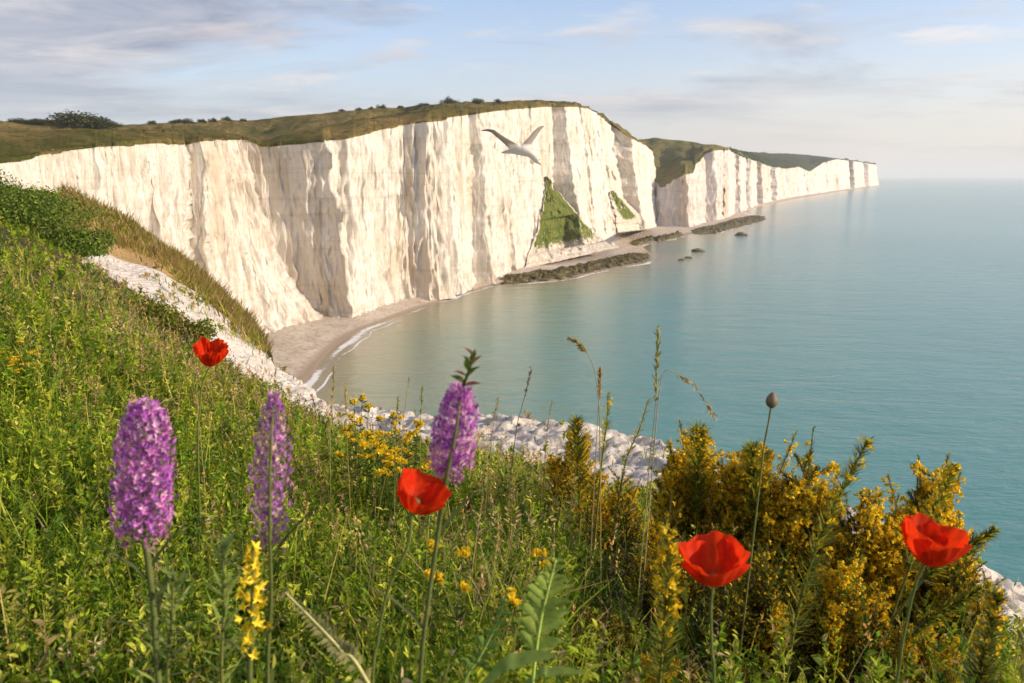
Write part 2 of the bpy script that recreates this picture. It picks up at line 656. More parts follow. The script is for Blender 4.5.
# --- main headland
MAIN_BASE = [(-420, 62), (-350, 84), (-150, 118), (0, 152), (100, 192), (190, 240), (262, Yat(262, 337)), (325, Yat(325, 321)),
             (356, Yat(356, 317)), (402, Yat(402, 301)), (446, Yat(446, 298)), (495, Yat(495, 279)),
             (540, Yat(540, 262)), (584, Yat(584, 249)), (604, Yat(604, 242)), (630, Yat(630, 233)), (660, Yat(660, 225.5))]
MAIN_TOPX = [(-420, -420), (0, 0), (190, 186), (215, 204), (267, 236), (325, 272), (352, 345), (366, 362), (405, 402),
             (445, 437), (466, 455), (495, 490), (545, 541), (584, 574), (604, 590), (640, 630), (660, 652)]
MAIN_TOP = [(-420, 196), (-200, 176), (0, 160), (50, 150), (100, 144), (160, 141), (184, 143), (193, 140), (215, 138), (245, 138.5), (262, 144.5),
            (272, 145), (300, 142), (345, 137.5), (365, 132), (400, 124), (437, 120), (450, 116), (500, 109.5),
            (540, 106), (575, 106), (588, 108), (598, 114), (612, 126), (628, 137), (640, 142), (648, 147), (652, 151)]
MAIN_STRIPS = [(60, 64, 60, 64), (94, 99, 90, 95), (118, 123, 112, 116), (150, 159, 148, 156), (197, 216, 185, 205), (236, 241, 222, 226),
               (262, 268, 240, 245), (325, 353, 271, 345), (368, 374, 365, 371), (386, 391, 384, 388),
               (411, 430, 405, 436), (449, 460, 446, 453), (470, 493, 475, 484), (512, 516, 508, 511),
               (553, 585, 556, 573), (600, 603, 588, 591), (614, 617, 602, 605), (630, 645, 622, 640)]
us = np.concatenate([np.arange(-420, 0, 6), np.arange(0, 180, 1.0), np.arange(180, 660.01, 0.6)])
cliff, main_top = build_cliff('chalk_cliff', us, MAIN_BASE, MAIN_TOPX, MAIN_TOP, MAIN_STRIPS, 84, 9.0, 1.5, M['chalk'],
                              'tall white chalk cliff of the near headland, fluted and tan-streaked, curving round the bay')
end_return(cliff, 84, len(us), 260)
MAIN_US = us

# --- the next cliffs, running away to the point
FAR_BASE = [(640, 1010), (661, Yat(661, 226.5)), (686, Yat(686, 228)), (700, Yat(700, 224)), (724, Yat(724, 219)), (737, Yat(737, 212)),
            (762, Yat(762, 204)), (795, Yat(795, 197)), (822, Yat(822, 193)), (855, Yat(855, 188.3)), (879, Yat(879, 185.2))]
FAR_TOPX = [(640, 640), (879, 876)]
FAR_TOP = [(640, 165), (651, 177), (661, 187), (672, 181), (683, 174), (691, 172), (694, 165), (703, 155), (714, 149.5), (729, 149), (737, 154),
           (748, 158), (755, 160), (762, 163), (773, 167), (778, 166.5), (784, 168), (790, 167.5), (798, 166), (809, 171), (822, 162.5), (836, 158.6),
           (847, 160), (862, 162), (876, 164.5)]
FAR_STRIPS = [(661, 684, 661, 684), (690, 692, 690, 692), (703, 714, 704, 716), (722, 727, 723, 728), (733, 738, 735, 740), (745, 750, 746, 751),
              (756, 763, 757, 764), (770, 776, 771, 777), (786, 789, 786, 790), (797, 799, 797, 800), (806, 809, 807, 810), (816, 819, 817, 820),
              (826, 828, 827, 830), (835, 839, 836, 841), (850, 855, 851, 857), (864, 869, 866, 871)]
us2 = np.concatenate([np.arange(640, 879.01, 0.5)])
far_cliff, far_top = build_cliff('chalk_cliff', us2, FAR_BASE, FAR_TOPX, FAR_TOP, FAR_STRIPS, 44, 14.0, 2.6, M['chalk_far'],
                                 'row of paler white cliffs beyond the near headland, running away to the distant point', tex=2.2, wob=0.35)
end_return(far_cliff, 44, len(us2), 900)


# ------------------------------------------------------------------ grass tops
def build_top(name, edge, mid, sky, dYmid, dYsky, rows, mat, label, amp, ns, lip=0.5):
    """turf from the cliff edge back to the skyline; edge is the cliff's own top row"""
    nc = len(edge)
    V = np.zeros((rows + 3, nc, 3))
    edge = np.asarray(edge)
    kw_ = max(3, min(71, nc // 5 * 2 + 1))
    pad = np.pad(edge, ((kw_ // 2, kw_ // 2), (0, 0)), mode='edge')
    ker = np.hanning(kw_ + 2)[1:-1]
    ker /= ker.sum()
    smooth_edge = np.stack([np.convolve(pad[:, q_], ker, mode='valid') for q_ in range(3)], 1)
    for j in range(nc):
        e = Vector(edge[j])
        # picture column of the edge point
        tanv = (e.z - CAMZ) / e.y
        bb = (tanv * CP + SP) / (CP - tanv * SP)
        px = W / 2 + e.x / e.y * (CP + bb * SP) * F
        pe = H / 2 - bb * F
        ym = e.y + itab(dYmid, px)
        ys = e.y + itab(dYsky, px)
        pm = min(itab(mid, px), pe - 0.3) if mid is not None else lerp(pe, itab(sky, px), 0.5)
        ps = min(itab(sky, px), pe - 0.6)
        zm, zs = at(px, pm, ym).z, at(px, ps, ys).z
        es = Vector(smooth_edge[j])
        ys += es.y - e.y
        ym += es.y - e.y
        zm, zs = at(px, pm, ym).z, at(px, ps, ys).z
        e0 = e
        for i in range(rows):
            q = (i / (rows - 1)) ** 1.9
            e = e0.lerp(es, float(sstep(0, 0.10, q)))
            y = lerp(e.y, ys, q)
            if y < ym:
                t = (y - e.y) / (ym - e.y)
                z = lerp(e.z, zm, t)
                z += 0.25 * (zm - e.z) * math.sin(math.pi * t)
            else:
                t = (y - ym) / (ys - ym)
                z = lerp(zm, zs, t) - (0.35 * abs(zs - zm) * math.sin(math.pi * t) if mid is not None else 0)
            tanv = (z - CAMZ) / y
            bb = (tanv * CP + SP) / (CP - tanv * SP)
            x = (px - W / 2) / F * y / (CP + bb * SP)
            w = min(1.0, 0.25 + 3 * q)
            n = fnoise((x, y, 0), (ns, ns * 1.2, 1)) * amp * w + fnoise((x, y, 5), (ns * 0.3, ns * 0.7, 1)) * amp * 0.5 * w
            n += fnoise((x, y, 9), (ns * 0.16, ns * 0.5, 1)) * amp * 0.25 * w
            if i == rows - 1:
                n *= 0.3
            V[i + 1, j] = (x, y, z + n + 0.12)
        e = e0
        # turf lip hanging a little over the edge
        V[0, j] = (e.x + 0.55 * lip, e.y - 0.35 * lip, e.z - lip * (1.1 + 1.5 * max(0, fnoise(e, (3 * ns / 12, 3 * ns / 12, 3)))))
        V[1, j] = (e.x + 0.5 * lip, e.y - 0.3 * lip, e.z + 0.35 * lip)
        l = V[rows, j]
        V[rows + 1, j] = (l[0], l[1] + 60, l[2] - 8)
        V[rows + 2, j] = (l[0], l[1] + 400, l[2] - 90)
    me = np_mesh(name, V.reshape(-1, 3), grid_quads(rows + 3, nc))
    o = link_mesh(name, me, mat, None, True)
    return tag(o, label, 'grass', None, 'structure')


MID = [(-420, 140), (0, 131), (100, 133.0), (200, 134), (247, 136.5), (262, 141), (300, 131), (345, 125), (400, 116), (450, 109.5), (500, 104.5), (542, 102.5), (575, 104.5), (600, 114), (652, 148)]
SKY = [(-420, 118), (0, 121), (50, 122.5), (112, 125.5), (148, 124), (200, 121.5), (260, 119.5), (300, 115.5), (342, 111), (393, 107.5), (444, 103.5), (495, 101.5),
       (542, 100.3), (570, 102.6), (585, 106.5), (600, 114), (652, 149)]
build_top('clifftop_grass', main_top, MID, SKY, [(-420, 60), (240, 70), (262, 30), (345, 60), (500, 60), (575, 30), (600, 10), (652, 8)],
          [(-420, 330), (200, 420), (400, 420), (500, 260), (575, 90), (600, 40), (652, 30)], 84, M['turf'],
          'olive and straw coloured turf on top of the near headland', 3.4, 30)
# valley side behind the headland
sel = far_top[(us2 >= 640) & (us2 <= 752)]
build_top('grassy_hill', sel, None, [(600, 138), (636, 139.3), (658, 139), (676, 140), (694, 142), (712, 145.5), (722, 148), (735, 152), (752, 158)],
          [(640, 120), (690, 100), (714, 40), (752, 30)], [(640, 420), (690, 380), (714, 160), (730, 60), (752, 60)], 60, M['turf_far'],
          'green and brown valley side behind the second cliff with long shadowed folds', 7.0, 70, 1.0)
sel = far_top[(us2 >= 730)]
build_top('distant_hill', sel, None, [(730, 151.5), (745, 152), (762, 153), (795, 154), (815, 155.5), (826, 157), (834, 158), (847, 159.4), (862, 161.5), (878, 164)],
          [(730, 700), (800, 500), (836, 60), (878, 60)], [(730, 2000), (800, 1500), (834, 150), (878, 120)], 26, M['turf_dist'],
          'dark blue-green hill above the farthest cliffs', 10.0, 200, 1.6)

# ------------------------------------------------------------------ talus, beach, ledges, sea
def patch(name, left, right, n_across, n_up, depth_fn, bulge, mat, label, cat, nz, kind='structure', ns=4, jag=0.0):
    """a slope between two picture lines: left / right are lists (px, py) from the foot up"""
    V = []
    for i in range(n_up):
        t = i / (n_up - 1)
        l = [np.interp(t, np.linspace(0, 1, len(left)), [q[k] for q in left]) for k in (0, 1)]
        r = [np.interp(t, np.linspace(0, 1, len(right)), [q[k] for q in right]) for k in (0, 1)]
        for j in range(n_across):
            s = j / (n_across - 1)
            px, py = lerp(l[0], r[0], s), lerp(l[1], r[1], s)
            if jag:
                px += jag * (abs(2 * s - 1) ** 2) * (noise.noise(Vector((t * 9, round(s) * 7.0, 3))) + 0.6 * noise.noise(Vector((t * 25, round(s) * 7.0, 8))))
            Y = depth_fn(px, py, s, t) - bulge * math.sin(math.pi * s) * (1 - 0.6 * t)
            p = at(px, py, Y)
            p.y -= nz * (fnoise(p, (ns, ns, ns)) + 0.5 * fnoise(p, (ns / 3, ns / 3, ns / 3))) * (0.3 + math.sin(math.pi * s))
            V.append(p)
    me = np_mesh(name, [tuple(v) for v in V], grid_quads(n_up, n_across))
    o = link_mesh(name, me, mat, None, True)
    return tag(o, label, cat, None, kind)


# where the face itself stands, found by looking at the finished cliff
bpy.context.view_layer.update()
from mathutils.bvhtree import BVHTree
dg = bpy.context.evaluated_depsgraph_get()
CL_BVH = [BVHTree.FromObject(c, dg) for c in (cliff, far_cliff)]


def face_Y(px, py, default=600):
    d = (at(px, py, 100) - Vector((0, 0, CAMZ))).normalized()
    best = None
    for bv in CL_BVH:
        hit = bv.ray_cast(Vector((0, 0, CAMZ)), d)
        if hit[0] is not None and (best is None or hit[0].y < best):
            best = hit[0].y
    return best if best is not None else default


def on_face(px, py, s, t):
    return face_Y(px, py) - 2.5


def span_face(left, right):
    def fn(px, py, s, t):
        ls = [np.interp(t, np.linspace(0, 1, len(left)), [q[k] for q in left]) for k in (0, 1)]
        rs = [np.interp(t, np.linspace(0, 1, len(right)), [q[k] for q in right]) for k in (0, 1)]
        return min(lerp(face_Y(ls[0] - 1, ls[1]), face_Y(rs[0] + 2, rs[1]), s) - 1.0, face_Y(px, py) - 1.5)
    return fn


TL = [(524, 269), (528, 256), (533, 242), (538, 226), (541, 212), (544, 199), (546, 187), (545, 176)]
TR = [(620, 247), (607, 243), (594, 231), (582, 218), (571, 206), (561, 195), (553, 186), (548, 177)]


def slope_mat(name, foot):
    m, t, b, o = new_mat(name)
    v = obj_vec(t)
    at_ = t.add('ShaderNodeAttribute', attribute_name='zone')
    sep = t.add('ShaderNodeSeparateColor')
    t.link(at_.outputs['Color'], sep.inputs[0])
    n1 = t.noise(v, 0.16, 8, 0.72, 0.4)
    n2 = t.noise(v, 0.7, 6, 0.7)
    g = t.mix(t.ramp(n1, [(0.38, 0.0), (0.62, 1.0)]), (0.075, 0.12, 0.016), (0.20, 0.21, 0.05))
    g = t.mix(t.ramp(n2, [(0.5, 0.0), (0.7, 0.8)]), g, (0.045, 0.07, 0.012))
    ch = t.mix(t.ramp(n2, [(0.42, 0.0), (0.62, 1.0)]), (0.72, 0.665, 0.58), (0.45, 0.37, 0.27))
    f = t.math('ADD', sep.outputs[0], t.math('ADD', t.math('MULTIPLY', t.math('SUBTRACT', n1, 0.5), 1.5), t.math('MULTIPLY', t.math('SUBTRACT', n2, 0.5), 0.9)))
    t.link(t.mix(t.ramp(f, [(0.42, 0.0), (0.58, 1.0)]), ch, g), b.inputs['Base Color'])
    b.inputs['Roughness'].default_value = 1.0
    b.inputs['Specular IOR Level'].default_value = 0.05
    t.link(t.bump(n2, 0.9, 1.4, t.bump(n1, 0.7, 2.0)), b.inputs['Normal'])
    return m


def talus(L_, R_, na, nu, foot, side, label, nz, seedoff, mat):
    fn = span_face(L_, R_)
    o = patch('talus_slope', L_, R_, na, nu, fn, 2.0, mat, label, 'grass slope', nz, ns=5, jag=3)
    z_ = []
    for i in range(nu):
        t_ = i / (nu - 1)
        for j in range(na):
            q_ = j / (na - 1)
            e_ = min(q_, 1 - q_) * 2
            z_.append((float(sstep(foot - 0.10, foot + 0.12, t_) * sstep(0.0, side, e_)) * 0.95, 0, 0))
    set_col(o.data, z_, 'zone')
    return o


talus(TL, TR, 90, 110, 0.20, 0.14, 'green grassy talus wedge in the gully of the near cliff, white rubble at its foot', 2.4, 0, slope_mat('talus_cover', 0.2))
talus([(617, 233), (616, 218), (612, 205), (609, 192)], [(652, 229), (640, 214), (627, 202), (614, 190)], 50, 50, 0.24, 0.85,
      'thin patchy green slope at the foot of the near cliff, right of the big talus', 2.4, 5, bpy.data.materials['talus_cover'])

WATER = [(120, 640), (200, 520), (240, 468), (262, 438), (285, 408), (300, 390), (311, 375), (322, 360), (334, 347), (358, 331), (384, 321), (419, 308), (446, 300), (470, 291), (484, 287),
         (500, 284.5), (560, 280), (600, 271), (640, 263.5), (651, 259), (652, 254), (640, 252), (630, 249.5), (638, 246), (656, 241.5), (670, 239.5), (686, 234.5), (716, 233),
         (735, 227), (757, 222.5), (764, 220), (757, 217), (740, 212.5), (762, 205.5), (784, 201), (797, 198.2), (823, 194), (856, 189), (880, 185.8)]
INNER = [(120, 400), (200, 368), (240, 348), (258, 338), (262, 336), (270, 334), (284, 332), (298, 330), (318, 322), (330, 317), (356, 317), (380, 309), (403, 301), (430, 298), (446, 297), (466, 285), (478, 282),
         (496, 278), (530, 262), (575, 250), (605, 243), (620, 238), (630, 235), (636, 233), (640, 231), (648, 229), (656, 226.5), (664, 227), (680, 228), (690, 226), (705, 223),
         (722, 219.5), (732, 215), (737, 212.5), (738, 212), (738, 211.6), (760, 204.6), (783, 199.6), (796, 196.9), (822, 192.9), (855, 188.2), (879, 185.1)]
nW = 420
sW, sI = np.linspace(0, 1, len(WATER)), np.linspace(0, 1, len(INNER))
# resample both lines by the same parameter
assert abs(len(WATER) - len(INNER)) < 6
tt = np.linspace(0, 1, nW)
wl = [at_level(np.interp(t, sW, [q[0] for q in WATER]), np.interp(t, sW, [q[1] for q in WATER]), 0) for t in tt]
il = [at_level(np.interp(t, sI, [q[0] for q in INNER]), np.interp(t, sI, [q[1] for q in INNER]), 1.2) for t in tt]
V = []
RB = 14
for k in range(-2, RB + 1):
    for j in range(nW):
        s = k / (RB - 2)
        p = wl[j].lerp(il[j], s)
        d = (il[j] - wl[j])
        if k < 0:
            p = wl[j] - d.normalized() * (6 * -k)
            z = -0.6 * -k
        else:
            z = 2.2 * min(s, 1.0) ** 0.8
        n = fnoise((p.x, p.y, 0), (9, 9, 1)) * 0.35 * min(1, max(0, s))
        V.append((p.x, p.y, z + n))
me = np_mesh('beach', V, grid_quads(RB + 3, nW))
a = me.attributes.new('wet', 'FLOAT', 'POINT')
a.data.foreach_set('value', np.repeat(np.array([1.0 if k <= 0 else max(0, 1 - k / 4.0) for k in range(-2, RB + 1)]), nW).astype(np.float32))
m, t, b, o_ = new_mat('beach_shingle_bands')
v = obj_vec(t)
n1 = t.noise(v, 0.09, 7, 0.7)
n2 = t.noise(v, 0.6, 5, 0.7)
c = t.ramp(n1, [(0.30, (0.36, 0.29, 0.22)), (0.66, (0.56, 0.49, 0.40))])
c = t.mix(t.ramp(n2, [(0.5, 0.0), (0.66, 0.8)]), c, (0.17, 0.13, 0.09))
wet = t.math('ADD', t.add('ShaderNodeAttribute', attribute_name='wet').outputs['Fac'], t.math('MULTIPLY', t.math('SUBTRACT', n1, 0.5), 0.8))
c = t.mix(t.ramp(wet, [(0.25, 0.0), (0.7, 1.0)]), c, (0.26, 0.20, 0.14))
t.link(c, b.inputs['Base Color'])
b.inputs['Roughness'].default_value = 0.9
t.link(t.bump(n2, 0.6, 0.5), b.inputs['Normal'])
tag(link_mesh('beach', me, m, None, True), 'strip of tan shingle beach at the foot of the white cliffs', 'beach', None, 'structure')


def ledge(outer, inner, label, n=320, m_=26, hgt=2.2):
    V = []
    for i in range(m_):
        for j in range(n):
            t, s = j / (n - 1), i / (m_ - 1)
            o1 = [np.interp(t, np.linspace(0, 1, len(outer)), [q[k] for q in outer]) for k in (0, 1)]
            i1 = [np.interp(t, np.linspace(0, 1, len(inner)), [q[k] for q in inner]) for k in (0, 1)]
            p = at_level(o1[0], o1[1], 0).lerp(at_level(i1[0], i1[1], 0.5), s)
            e = math.sin(math.pi * s) ** 0.5 * min(1, 8 * t, 8 * (1 - t))
            z = -0.5 + e * hgt * (0.8 + 1.0 * fnoise(p, (7, 7, 7)) + 1.1 * ridged(p, (2.6, 3.4, 2)) * 0.6 + 0.5 * fnoise(p, (1.0, 1.2, 2))) + s * 1.3
            q = p + Vector((fnoise(p, (6, 6, 1)) * 3, fnoise((p.x + 9, p.y, 0), (6, 6, 1)) * 6, 0)) * (1 - 0.4 * s)
            V.append((q.x, q.y, z))
    me = np_mesh('rock_ledge', V, grid_quads(m_, n))
    tag(link_mesh('rock_ledge', me, M['weed_rock'], None, False), label, 'rocks', None, 'structure')


ledge([(492, 285), (515, 284.5), (560, 279.5), (600, 270.5), (640, 263), (653, 258)],
      [(494, 277.5), (520, 276.5), (560, 270), (596, 263), (622, 256), (648, 253.5)], 'dark weedy rock ledge fringing the shore below the green talus')
ledge([(655, 242), (668, 240), (684, 235.5)], [(654, 237), (668, 236), (682, 232)], 'small dark weedy ledge at the mouth of the valley', 60, 10)
ledge([(690, 235), (716, 234), (737, 228), (758, 223), (767, 219.5)], [(688, 230), (712, 226), (732, 219.5), (748, 216.5), (764, 216)],
      'brown rock ledge jutting into the sea below the second cliff', 90, 12, 2.4)
ledge([(634, 249), (645, 243), (656, 240)], [(628, 244), (640, 240), (654, 236)], 'thin dark ledge across the cove beside the near headland', 50, 8)


def rock_mesh(name, seed, sx, sy, sz, mat, sub=3):
    bm = bmesh.new()
    bmesh.ops.create_icosphere(bm, subdivisions=sub, radius=1)
    for vtx in bm.verts:
        c0 = vtx.co.copy()
        n = noise.noise(c0 * 1.3 + Vector((seed * 7.1, 0, 0))) * 0.45 + noise.noise(c0 * 3.4 + Vector((0, seed * 3.3, 0))) * 0.2
        # flat fracture faces
        c1 = c0 * (1 + n)
        c1 = Vector((max(-1.0, min(1.05, c1.x)), max(-1.0, min(0.95, c1.y)), max(-0.55, min(1.0, c1.z)) * (1.0 - 0.45 * abs(c1.x))))
        vtx.co = Vector((c1.x * sx, c1.y * sy, c1.z * sz))
    me = bpy.data.meshes.new(name)
    bm.to_mesh(me)
    bm.free()
    me.materials.append(mat)
    return me


for k, (px, py, s, lab) in enumerate([(698, 251.5, 3.2, 'largest dark rock standing in the water off the valley mouth'),
                                      (688, 258, 1.8, 'small dark rock awash just left of the largest sea rock'),
                                      (681.5, 260.4, 1.6, 'leftmost small dark rock awash off the weedy ledge'),
                                      (741, 235.5, 4.2, 'lone dark rock in the sea in front of the second cliff')]):
    p = at_level(px, py, 0)
    o = link_mesh('sea_rock', rock_mesh('sea_rock', k + 3, s * 1.6, s * 0.9, s * 0.75, M['weed_rock']), None)
    o.location = (p.x, p.y, 0.25 * s * 0.5)
    tag(o, lab, 'rock', 'rocks in the sea')
rk = [rock_mesh('boulder', k + 20, 1.5, 1.2, 1.15, M['boulder'], 2) for k in range(4)]
for k in range(34):
    px = random.uniform(536, 612)
    py = itab([(536, 259), (570, 252), (612, 243)], px) + random.uniform(-3.5, 4)
    p = at_level(px, py, 1.6)
    o = link_mesh('boulder', rk[k % 4], None)
    s = random.choice([0.9, 1.2, 1.6, 2.3, 3.2])
    o.scale = (s, s, s)
    o.rotation_euler = (random.uniform(-.4, .4), random.uniform(-.4, .4), random.uniform(0, 6.3))
    o.location = (p.x, p.y, 1.5 + 0.35 * s)
    tag(o, 'pale chalk boulder in the heap below the green talus wedge', 'boulder', 'fallen chalk boulders under the talus')

# sea, as one sheet to the horizon
def axis(lo, hi, fine, g):
    xs = [0.0]
    st = fine
    while xs[-1] < hi:
        xs.append(xs[-1] + st)
        st *= g
    ys = [0.0]
    st = fine
    while ys[-1] > lo:
        ys.append(ys[-1] - st)
        st *= g
    return np.array(sorted(set(ys + xs)))


sx_ = axis(-40000, 40000, 5, 1.045)
sy_ = axis(-400, 42000, 5, 1.012)
GX, GY = np.meshgrid(sx_, sy_)
wp = np.array([(p.x, p.y) for p in wl])
dmin = np.full(GX.shape, 1e9)
for q in wp:
    dmin = np.minimum(dmin, (GX - q[0]) ** 2 + (GY - q[1]) ** 2)
dmin = np.sqrt(dmin)
# shoreward of the waterline counts as shallow too
sc = 55 + 0.02 * GY
shal = np.exp(-dmin / sc)
me = np_mesh('sea', np.stack([GX, GY, np.zeros_like(GX)], -1), grid_quads(len(sy_), len(sx_)))
a = me.attributes.new('shallow', 'FLOAT', 'POINT')
a.data.foreach_set('value', shal.ravel().astype(np.float32))
tag(link_mesh('sea', me, M['sea'], None, True), 'calm teal sea reaching to the horizon', 'sea', None, 'structure')


def foam(lo, hi, offs, width, z, name_label):
    V, D = [], []
    idx = [j for j in range(nW) if lo <= tt[j] <= hi]
    for k in range(7):
        s = k / 6
        for j in idx:
            p = wl[j]
            j0, j1 = max(0, j - 2), min(nW - 1, j + 2)
            d = (wl[j1] - wl[j0])
            d.z = 0
            d.normalize()
            nrm = Vector((d.y, -d.x, 0))
            w = width * (1 + 0.6 * fnoise((p.x, p.y, offs), (25, 25, 1)))
            off = offs + 2.0 * fnoise((p.x, p.y, 3 + offs), (14, 14, 1))
            q = p + nrm * (off + (s - 0.3) * w)
            V.append((q.x, q.y, z))
            D.append(math.sin(math.pi * s) * (0.75 + 0.5 * fnoise((p.x, p.y, 7), (30, 30, 1))))
    me = np_mesh('surf_foam', V, grid_quads(7, len(idx)))
    a = me.attributes.new('dens', 'FLOAT', 'POINT')
    a.data.foreach_set('value', np.array(D, dtype=np.float32))
    tag(link_mesh('surf_foam', me, M['foam'], None), name_label, 'foam', None, 'stuff')


foam(0, 0.40, 1.0, 6, 0.05, 'white lacy foam of small waves along the near beach')
foam(0.08, 0.27, 6, 2.0, 0.06, 'second thin line of foam just off the near beach')
foam(0.38, 1.0, 2, 7, 0.05, 'thin foam line along the weedy ledges and far cliffs')

# ------------------------------------------------------------------ the near headland
# stages along each picture column: (Y, py) of grass middle, chalk start, chalk end, ridge middle, ridge top
NEAR = {
    -700: [(8, None, -0.2), (20, None, 0.5), (24, None, 0.7), (32, None, 0.9), (44, None, 0.9)],
    -200: [(8, None, -0.75), (19, None, 0.15), (22, None, 0.25), (28, None, 0.4), (36, None, 0.4)],
    0: [(10, 262), (19, 213), (22, 204), (28, 193), (33, 187)],
    40: [(9.5, 274), (17.5, 234), (21, 222), (27.5, 200), (34, 190)],
    80: [(9, 294), (15.6, 260), (20, 244), (27, 215), (36, 198)],
    120: [(9, 318), (15, 281), (20, 260), (26, 242), (36, 214)],
    160: [(9, 338), (14, 303), (19.5, 272), (26, 258), (34, 243)],
    200: [(8, 360), (12.2, 338), (19.5, 296), (26, 284), (32, 272)],
    240: [(7.2, 393), (11, 374), (17.5, 330), (23, 320), (28, 310)],
    262: [(7, 400), (10.2, 390), (16.5, 350), (21, 345), (25, 338)],
    276: [(6.8, 410), (9.8, 402), (15.5, 362)],
    290: [(6.5, 420), (9.3, 411), (14.5, 374)],
    330: [(6, 440), (7.9, 432), (11, 403)],
    370: [(5.5, 455), (7.5, 436), (10, 409)],
    420: [(5, 470), (7, 440), (9.5, 411)],
    480: [(5, 480), (6.5, 452), (9, 413)],
    540: [(4.5, 500), (6, 466), (8.5, 418)],
    600: [(4.2, 515), (5.5, 482), (8, 424)],
    650: [(4, 525), (5.2, 490), (7.5, 435)],
    690: [(4, 530), (5, 500), (7, 450)],
    730: [(3.8, 540), (4.8, 515), (6.6, 466)],
    800: [(3.5, 575), (4.4, 550), (6.2, 490)],
    900: [(3.2, 610), (4.0, 585), (5.6, 525)],
    1000: [(2.9, 655), (3.5, 630), (5.2, 571)],
    1060: [(2.8, 685), (3.3, 665), (5.0, 603)],
    1300: [(2.6, 790), (3.1, 770), (4.6, 710)],
}
keys = sorted(NEAR)
STG = []
for k in keys:
    pts = [(-40, -1.3), (0.2, -1.06), (1.3, -1.08)]
    for p in NEAR[k]:
        pts.append((p[0], p[2] if len(p) > 2 else zrel(p[1], p[0])))
    if len(NEAR[k]) == 3:
        Y4, z4 = pts[-1]
        pts += [(Y4 + 0.5, z4 - 0.35), (Y4 + 1.1, z4 - 1.1)]
    Y6, z6 = pts[-1]
    pts += [(Y6 + 2.2, z6 - 5), (Y6 + 14, -62), (Y6 + 400, -75)]
    STG.append(pts)
STG = np.array(STG)           # columns x stages x (Y, z)
KX = np.array(keys, dtype=float)
NS = STG.shape[1]


def near_ground(x, y):
    """height (world z), stage coordinate and picture column of the near headland"""
    x = np.asarray(x, dtype=float)
    y = np.asarray(y, dtype=float)
    yy = np.maximum(y, 0.9)
    k = np.full(x.shape, 0.95)
    z = None
    for it in range(3):
        px = np.clip(W / 2 + x / yy * k * F, KX[0], KX[-1])
        Ys = [np.interp(px, KX, STG[:, i, 0]) for i in range(NS)]
        Zs = [np.interp(px, KX, STG[:, i, 1]) for i in range(NS)]
        z = np.full(x.shape, 0.0) + Zs[0]
        stg = np.zeros(x.shape)
        for i in range(NS - 1):
            t = (y - Ys[i]) / (Ys[i + 1] - Ys[i])
            inside = (t >= 0) & ((t < 1) | (i == NS - 2))
            tc = np.clip(t, 0, 1)
            z = np.where(inside, Zs[i] + (Zs[i + 1] - Zs[i]) * tc, z)
            stg = np.where(inside, i + tc, stg)
        tanv = np.clip(z / yy, -1.2, 0.5)
        bb = (tanv * CP + SP) / (CP - tanv * SP)
        k = np.clip(CP + bb * SP, 0.7, 1.2)
    return z + CAMZ, stg, px


def zones(stg, px):
    """chalk and ochre shares"""
    ridge = 1 - sstep(262, 284, px)
    right = sstep(55, 95, px)
    ch_a = sstep(3.75, 4.15, stg)
    ch_ridge = ch_a * (1 - sstep(4.95, 5.15, stg)) + sstep(7.1, 7.5, stg)
    chalk = np.where(ridge > 0.5, ch_ridge, ch_a) * right
    och = sstep(4.75, 5.1, stg) * (1 - sstep(5.6, 6.4, stg)) * ridge * sstep(60, 95, px) * (1 - 0.55 * sstep(140, 200, px))
    return chalk, och, ridge


def axis2(marks):
    out = []
    for (a, b_, st) in marks:
        out += list(np.arange(a, b_, st))
    return np.array(out)


ax = np.concatenate([-(np.geomspace(14, 160, 46))[::-1], np.arange(-13.9, -5, 0.16), np.arange(-5, 5.6, 0.05), np.geomspace(5.66, 60, 40)])
ay = np.concatenate([-(np.geomspace(0.5, 30, 14))[::-1], np.arange(-0.4, 3.2, 0.12), np.arange(3.2, 11, 0.05), np.arange(11, 36, 0.14), np.geomspace(36.3, 110, 40)])
GX, GY = np.meshgrid(ax, ay)
GZ, SG, PX = near_ground(GX, GY)
chalk, och, ridge = zones(SG, PX)
nz = np.zeros_like(GZ)
for idx in np.ndindex(GZ.shape):
    x, y = GX[idx], GY[idx]
    if chalk[idx] > 0.02 and SG[idx] < 8.3:
        q = Vector((x, y, GZ[idx] * 0.6))
        a_ = noise.noise(q * 0.9) * 0.08 + noise.noise(q * 2.1) * 0.04
        for (fq, hq, gq) in ((3.2, 0.05, 0.02), (7.5, 0.045, 0.022)):
            qq = q * fq + Vector((noise.noise(q * fq * 0.8), noise.noise(q * fq * 0.8 + Vector((9, 0, 0))), 0)) * 0.5
            dd_, pp_ = noise.voronoi(qq)
            rc = noise.cell(pp_[0] * 57.3)
            tl = (qq - pp_[0]).dot(Vector((noise.cell(pp_[0] * 31.7), noise.cell(pp_[0] * 17.9), 0)))
            gl = 1.0 if x > -3.2 else 0.35
            a_ += gl * hq * (rc * 0.6 + tl * 0.9) - gl * gq * max(0, 1 - (dd_[1] - dd_[0]) / 0.22)
        nz[idx] = (a_ + noise.noise(q * 13) * 0.02 + noise.noise(q * 5) * 0.05 - 0.03) * chalk[idx]
    elif SG[idx] < 8:
        nz[idx] = noise.noise(Vector((x * 0.9, y * 0.9, 2))) * 0.06 * min(1, abs(y) / 3) + noise.noise(Vector((x * 0.3, y * 0.3, 7))) * 0.22 * min(1, max(0, (y - 4) / 8)) * (1 if SG[idx] < 6 else 0.3)
GZ = GZ + nz
me = np_mesh('headland_ground', np.stack([GX, GY, GZ], -1), grid_quads(len(ay), len(ax)))
set_col(me, np.stack([chalk, och, ridge], -1).reshape(-1, 3), 'zone')
